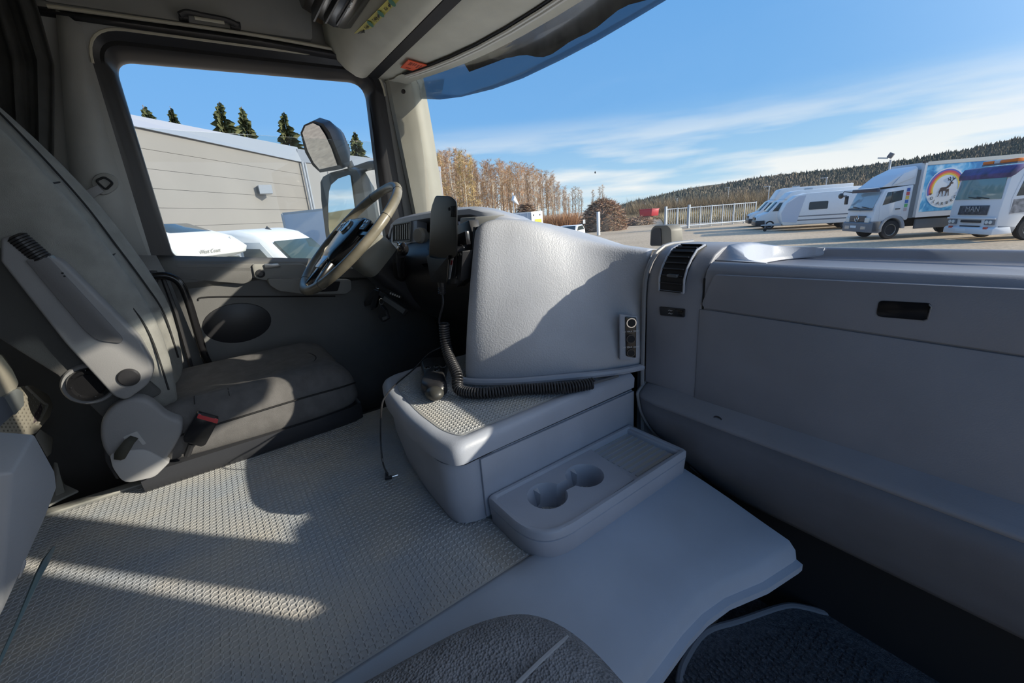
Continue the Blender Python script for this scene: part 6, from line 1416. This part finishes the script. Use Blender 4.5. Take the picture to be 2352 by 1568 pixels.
# white car and grey container by the grove
wc_ = thing('white_car', 'small white car passing in front of the brush heap', 'car', G(1306, 36), R(-60))
cp_ = [(2.0, .35), (2.05, .75), (1.7, .92), (.9, 1.0), (.3, 1.45), (-1.2, 1.48), (-1.9, 1.05), (-2.0, .8), (-1.95, .35)]
obj('body', prism(bm_(), car_poly(.85, cp_), (0, -1.7, 0)), white, wc_, bevel=.10, seg=3)
obj('rear_window', prism(bm_(), [V((x, y, z)) for x, y, z in ((-1.30, .66, 1.44), (-1.82, .72, 1.10), (-1.82, -.72, 1.10), (-1.30, -.66, 1.44))], (-.03, 0, .02)), carglass, wc_)
obj('windscreen', prism(bm_(), [V((x, y, z)) for x, y, z in ((.36, .66, 1.42), (.88, .74, 1.04), (.88, -.74, 1.04), (.36, -.66, 1.42))], (.03, 0, .02)), carglass, wc_)
for s in (1, -1):
    obj('side_window', prism(bm_(), car_poly(s*.85, [(.62, 1.06), (.28, 1.38), (-1.1, 1.40), (-1.5, 1.08)]), (0, .01*s, 0)), carglass, wc_)
    for x in (1.25, -1.25): wheel(wc_, (x, s*.76, .32), .32, .2, s, rimm=silver)
ctn = thing('container', 'pale grey flat roofed container with yellow notice by the grove', 'container', G(1200, 48), None)
a_, b_3, c_3 = G(1060, 50), G(1220, 47), G(1246, 48.5); hh = 2.75
obj('long_side', prism(bm_(), [a_, b_3, b_3+V((0, 0, hh)), a_+V((0, 0, hh))], (c_3-b_3)*.02), mat('container_blue_grey', (.42, .48, .56), .5), ctn)
obj('end_wall', prism(bm_(), [b_3, c_3, c_3+V((0, 0, hh)), b_3+V((0, 0, hh))], (a_-b_3)*.01), white, ctn)
obj('roof', prism(bm_(), [p+V((0, 0, hh)) for p in (a_, b_3, c_3, c_3+(a_-b_3))], (0, 0, .12)), white, ctn)
for k in range(10):
    q = a_.lerp(b_3, (k+.5)/10); obj('rib', tube(bm_(), [q-(c_3-b_3)*.01, q-(c_3-b_3)*.01+V((0, 0, hh))], .04, 5), mat('container_blue_grey', (.42, .48, .56), .5), ctn)
e1_ = b_3.lerp(c_3, .28); e2_ = b_3.lerp(c_3, .85); off_ = (b_3-a_).normalized()*.03
obj('yellow_notice', prism(bm_(), [e1_+V((0, 0, 1.55))+off_, e2_+V((0, 0, 1.55))+off_, e2_+V((0, 0, 2.05))+off_, e1_+V((0, 0, 2.05))+off_], off_*.3), mat('yellow_plate', (.85, .70, .05), .5), ctn)
for t in (.2, .75):
    q = b_3.lerp(c_3, t)+V((0, 0, 2.5))+off_; obj('vent', lathe(bm_(), [(0, .02), (.09, .02), (.1, 0)], q, off_, 10), dk, ctn)
pmst = thing('pole_camera', 'white surveillance camera on a thin pole behind the container', 'camera', G(1181, 50))
p = G(1181, 50); h = H(1181, 462, 50); obj('pole', tube(bm_(), [p, p+V((0, 0, h))], .05, 6), steel, pmst)
obj('housing', hull(bm_(), [p+V((0, 0, h))+q for q in (V((-.2, -.15, .1)), V((.2, -.1, .15)), V((.15, .2, .6)), V((-.2, .1, .7)), V((.25, .35, -.35)), V((.35, .6, -.5)), V((.1, .5, -.3)))]), white, pmst, bevel=.03); obj('cap', ell(bm_(), p+V((0, 0, h+.8)), (.12, .12, .14)), white, pmst)

# vans on the driver side, facing forward to the right
def van(name, label, px, dist, hd, Hh, front_up, glass_m):
    pass
spx = V((-12.6, 2.75, GZ)); hd2 = R(46)
sp2 = thing('white_van', 'white high roof panel van parked beside the motorhome outside the driver window', 'van', spx, hd2)
W3 = .98; sp2.scale = (1.07,)*3
sp_p = [(1.0, .4), (1.05, .95), (.85, 1.15), (-.10, 1.36), (-.95, 2.30), (-1.25, 2.50), (-1.7, 2.62), (-6.0, 2.66), (-6.1, 2.4), (-6.1, .4)]
def vsec(y, k): return [V((x-(1-k)*.25*(1 if x > -3 else -1), y, .4+(z-.4)*(1-(1-k)*.05))) for x, z in sp_p]
obj('body', loft(bm_(), [vsec(W3, .2), vsec(W3*.93, .85), vsec(W3*.6, 1), vsec(-W3*.6, 1), vsec(-W3*.93, .85), vsec(-W3, .2)]), white, sp2, bevel=.03, angle=40)
obj('windscreen', prism(bm_(), [V((x, y, z)) for x, y, z in ((-.16, .86, 1.42), (-.90, .80, 2.22), (-.90, -.80, 2.22), (-.16, -.86, 1.42))], (.05, 0, .05)), mat('van_screen', (.05, .075, .075), .10, spec=.45), sp2, bevel=.01)
for s in (-1, 1):
    sd2 = obj('side_panel', prism(bm_(), car_poly(s*(W3-.005), [(-.55, .55), (-.50, 1.40), (-1.12, 2.26), (-1.75, 2.30), (-1.75, .55)]), (0, s*.02, 0)), mat('van_grey', (.50, .53, .55), .4), sp2, bevel=.006)
    obj('side_window', prism(bm_(), car_poly(s*(W3+.010), [(-.66, 1.42), (-1.16, 2.10), (-1.66, 2.14), (-1.66, 1.40)]), (0, s*.012, 0)), carglass, sd2, bevel=.004)
    for x in (.1, -4.6): wheel(sp2, (x, s*.84, .36), .36, .24, s, rimm=silver)
obj('body_line', bb(bm_(), (-6.0, -W3-.012, 2.20), (-1.8, -W3+.02, 2.26)), mat('van_grey', (.50, .53, .55), .4), sp2)
obj('roof_fin', hull(bm_(), [V((-1.45, .05, 2.52)), V((-1.65, .05, 2.56)), V((-1.65, -.02, 2.60)), V((-1.60, .02, 2.68)), V((-1.5, -.02, 2.52))]), dk, sp2)
cmx = V((-11.22, .42, GZ)); hd3 = R(50)
cm = thing('camper', 'white motorhome with roof skylight and bulging overcab outside the driver window', 'motorhome', cmx, hd3); cm.scale = (1.06,)*3
cmp_ = [(.45, .4), (.50, .9), (.25, 1.1), (-.2, 1.5), (-.62, 2.02), (-.28, 2.12), (-.22, 2.30), (-.55, 2.56), (-1.3, 2.80), (-1.9, 2.86), (-6.5, 2.86), (-6.5, .4)]
def csec2(y, k): return [V((x-(1-k)*.5*(1 if x > -3 else 0), y, z-(1-k)*.16*(1 if z > 2.2 else 0))) for x, z in cmp_]
obj('body', loft(bm_(), [csec2(1.12, .1), csec2(1.02, .7), csec2(.6, 1), csec2(-.6, 1), csec2(-1.02, .7), csec2(-1.12, .1)]), white, cm, bevel=.03, angle=45)
obj('skylight', prism(bm_(), rpoly([V((x, y, z)) for x, y, z in ((-.66, .62, 2.54), (-1.34, .50, 2.84), (-1.34, -.50, 2.84), (-.66, -.62, 2.54))], .05), (.01, 0, .03)), carglass, cm, bevel=.01)
obj('windscreen', prism(bm_(), [V((x, y, z)) for x, y, z in ((-.20, .92, 1.50), (-.60, .88, 2.00), (-.60, -.88, 2.00), (-.20, -.92, 1.50))], (.05, 0, .03)), carglass, cm, bevel=.01)
text('lettering', 'West Coast', mat('grey_ink', (.30, .30, .30), .6), cm, basis(V((-.225, -.35, 2.22)), (0, 1, 0), (.33, 0, 1)), .12, .004)
text('lettering', 'Hymer' if False else 'T', mat('grey_ink', (.30, .30, .30), .6), cm, basis(V((-.40, .55, 2.46)), (0, 1, 0), (-.5, 0, 1)), .08, .004)
for s in (-1, 1):
    obj('side_window', prism(bm_(), car_poly(s*1.10, [(-1.0, 1.3), (-1.3, 1.9), (-2.2, 1.9), (-2.2, 1.3)]), (0, s*.03, 0)), carglass, cm)
    for x in (-.5, -4.8): wheel(cm, (x, s*.95, .36), .36, .24, s, rimm=silver)
tb = thing('white_trailer', 'plain blue grey box trailer standing between the van and the warehouse', 'trailer', G(700, 17), None)
a_, b_3 = G(658, 18.5), G(775, 16.5); h1 = H(660, 493, 18.5); dv_ = (G(700, 17)-CAM); dv_.z = 0; dv_ = dv_.normalized()*2.4
obj('side', prism(bm_(), [a_+V((0, 0, .7)), b_3+V((0, 0, .7)), b_3+V((0, 0, h1)), a_+V((0, 0, h1))], dv_), mat('trailer_blue_grey', (.52, .58, .66), .5), tb)
obj('top_rail', prism(bm_(), [a_+V((0, 0, h1)), b_3+V((0, 0, h1)), b_3+V((0, 0, h1+.08)), a_+V((0, 0, h1+.08))], dv_), steel, tb)
obj('corner_rail', tube(bm_(), [a_+V((0, 0, .7)), a_+V((0, 0, h1+.05))], .05, 6), steel, tb)
for t in (.3, .6):
    q = a_.lerp(b_3, t); obj('wheel', lathe(bm_(), [(0, -.1), (.38, -.1), (.4, 0), (.38, .1), (0, .1)], q+V((0, 0, .4)), dv_, 18), tyre, tb)

# ---------------------------------------------------------------- the truck's own outside mirrors
def mirror_set(sx, label):
    X = lambda p: V((p.x if sx < 0 else .15-p.x, p.y+(.17 if sx > 0 else 0), p.z))
    def hous(name, outl, x0, dxy, back, par, m, k=.72, lab=None):
        pts = [P(a, b, x=x0) for a, b in outl]; c = sum(pts, V((0, 0, 0)))/len(pts)
        bkk_ = [c+(p-c)*k+V(dxy) for p in pts]; mid = [p.lerp(q, .45)+ (p-c)*.06 for p, q in zip(pts, bkk_)]
        return obj(name, loft(bm_(), [[X(p) for p in l] for l in (pts, mid, bkk_)]), m, par, bevel=.004, angle=50, label=lab)
    root = thing('outside_mirror', label, 'mirror', X(P(800, 560, x=-1.30)))
    def hous(name, outl, c0, n, dep, m, k):
        n = V(n).normalized(); pts = PN(outl, c0, n); c = sum(pts, V((0, 0, 0)))/len(pts)
        L_ = [pts, [c+(p-c)*1.05-n*dep*.35 for p in pts], [c+(p-c)*(k*.6+.4)-n*dep*.75 for p in pts], [c+(p-c)*k-n*dep for p in pts]]
        return obj(name, loft(bm_(), [[X(p) for p in l] for l in L_]), m, root, angle=60)
    nm = (.50, -.86, 0.02); nw = (.52, -.80, -.30)
    cw, cm_ = P(735, 335, x=-1.27), P(800, 500, x=-1.27)
    hous('wide_mirror_housing', spline([(691, 305), (700, 285), (722, 277), (742, 284), (757, 303), (770, 335), (782, 365), (786, 382), (770, 390), (735, 394), (718, 378), (702, 350)], 3, True) if False else [(690, 305), (698, 287), (720, 277), (742, 284), (757, 303), (770, 335), (782, 365), (787, 384), (770, 391), (735, 396), (718, 380), (701, 350)], cw, nw, .13, dark, .55)
    g1 = [(696, 306), (703, 290), (720, 283), (735, 290), (748, 310), (762, 340), (776, 380), (735, 389), (722, 374), (708, 346)]
    obj('wide_mirror_glass', prism(bm_(), [X(p) for p in PN(g1, cw, nw, .004)], X(V((0, 0, 0)))*0+V((.002, -.003, 0))), mirrorm, root)
    hous('main_mirror_housing', [(736, 418), (742, 406), (760, 396), (800, 386), (818, 390), (830, 410), (850, 520), (852, 590), (842, 606), (762, 606), (748, 540), (738, 460)], cm_, nm, .12, mat('mirror_housing', (.035, .04, .042), .35), .75)
    mg = PN(((757, 440), (762, 424), (778, 410), (802, 402), (806, 403), (822, 520), (828, 600), (768, 600), (756, 520), (755, 470)), cm_, nm, .004)
    obj('main_mirror_glass', prism(bm_(), [X(p) for p in mg], V((.002, -.003, 0))), mirrorm, root)
    obj('arm', tube(bm_(), [X(p) for p in (P(800, 372, x=-1.28), P(812, 392, x=-1.28), P(850, 380, x=-1.2), P(888, 376, x=-1.07 if sx < 0 else -1.11))], [.02, .022, .022, .018], 8), dark, root)
    obj('lower_arm', tube(bm_(), [X(p) for p in (P(845, 560, x=-1.28), P(872, 570, x=-1.15), P(890, 580, x=-1.05 if sx < 0 else -1.11))], .018, 8), dark, root)
    return root
mirror_set(-1, 'pair of black outside mirrors seen through the driver window')
mirror_set(1, 'pair of black outside mirrors on the passenger side of the cab')

# kerb mirror on the right front corner, it shades the seat side cover
km = thing('kerb_mirror', 'black kerb mirror hanging outside the right end of the windscreen', 'mirror', (1.16, 1.20, 1.0))
ka = V((-.60, .80, 0)); kn = V((.80, .60, 0)); kc_ = V((1.16, 1.20, 1.015))
ko = lambda k, d: [kc_+ka*a*k+V((0, 0, b*k))+kn*d for a, b in ((-.20, -.06), (-.15, -.115), (.0, -.10), (.16, -.08), (.21, -.03), (.21, .05), (.17, .10), (-.17, .10), (-.20, .06))]
obj('housing', loft(bm_(), [ko(.7, .07), ko(.95, .045), ko(1, 0), ko(.97, -.03)]), dark, km, angle=50)
obj('glass', prism(bm_(), ko(.90, -.031), -kn*.003), mirrorm, km)
obj('arm', tube(bm_(), [kc_+V((0, 0, .08)), V((1.13, 1.10, 1.19)), V((1.10, .97, 1.235))], [.018, .016, .016], 8), dark, km)

# lettering becomes plain meshes under its parts
dg = bpy.context.evaluated_depsgraph_get()
for o, name, par, mtx in TEXTS:
    me = bpy.data.meshes.new_from_object(o.evaluated_get(dg)); bpy.data.objects.remove(o)
    me.transform(mtx); me.name = name
    n = bpy.data.objects.new(name, me); C.objects.link(n); n.parent = par
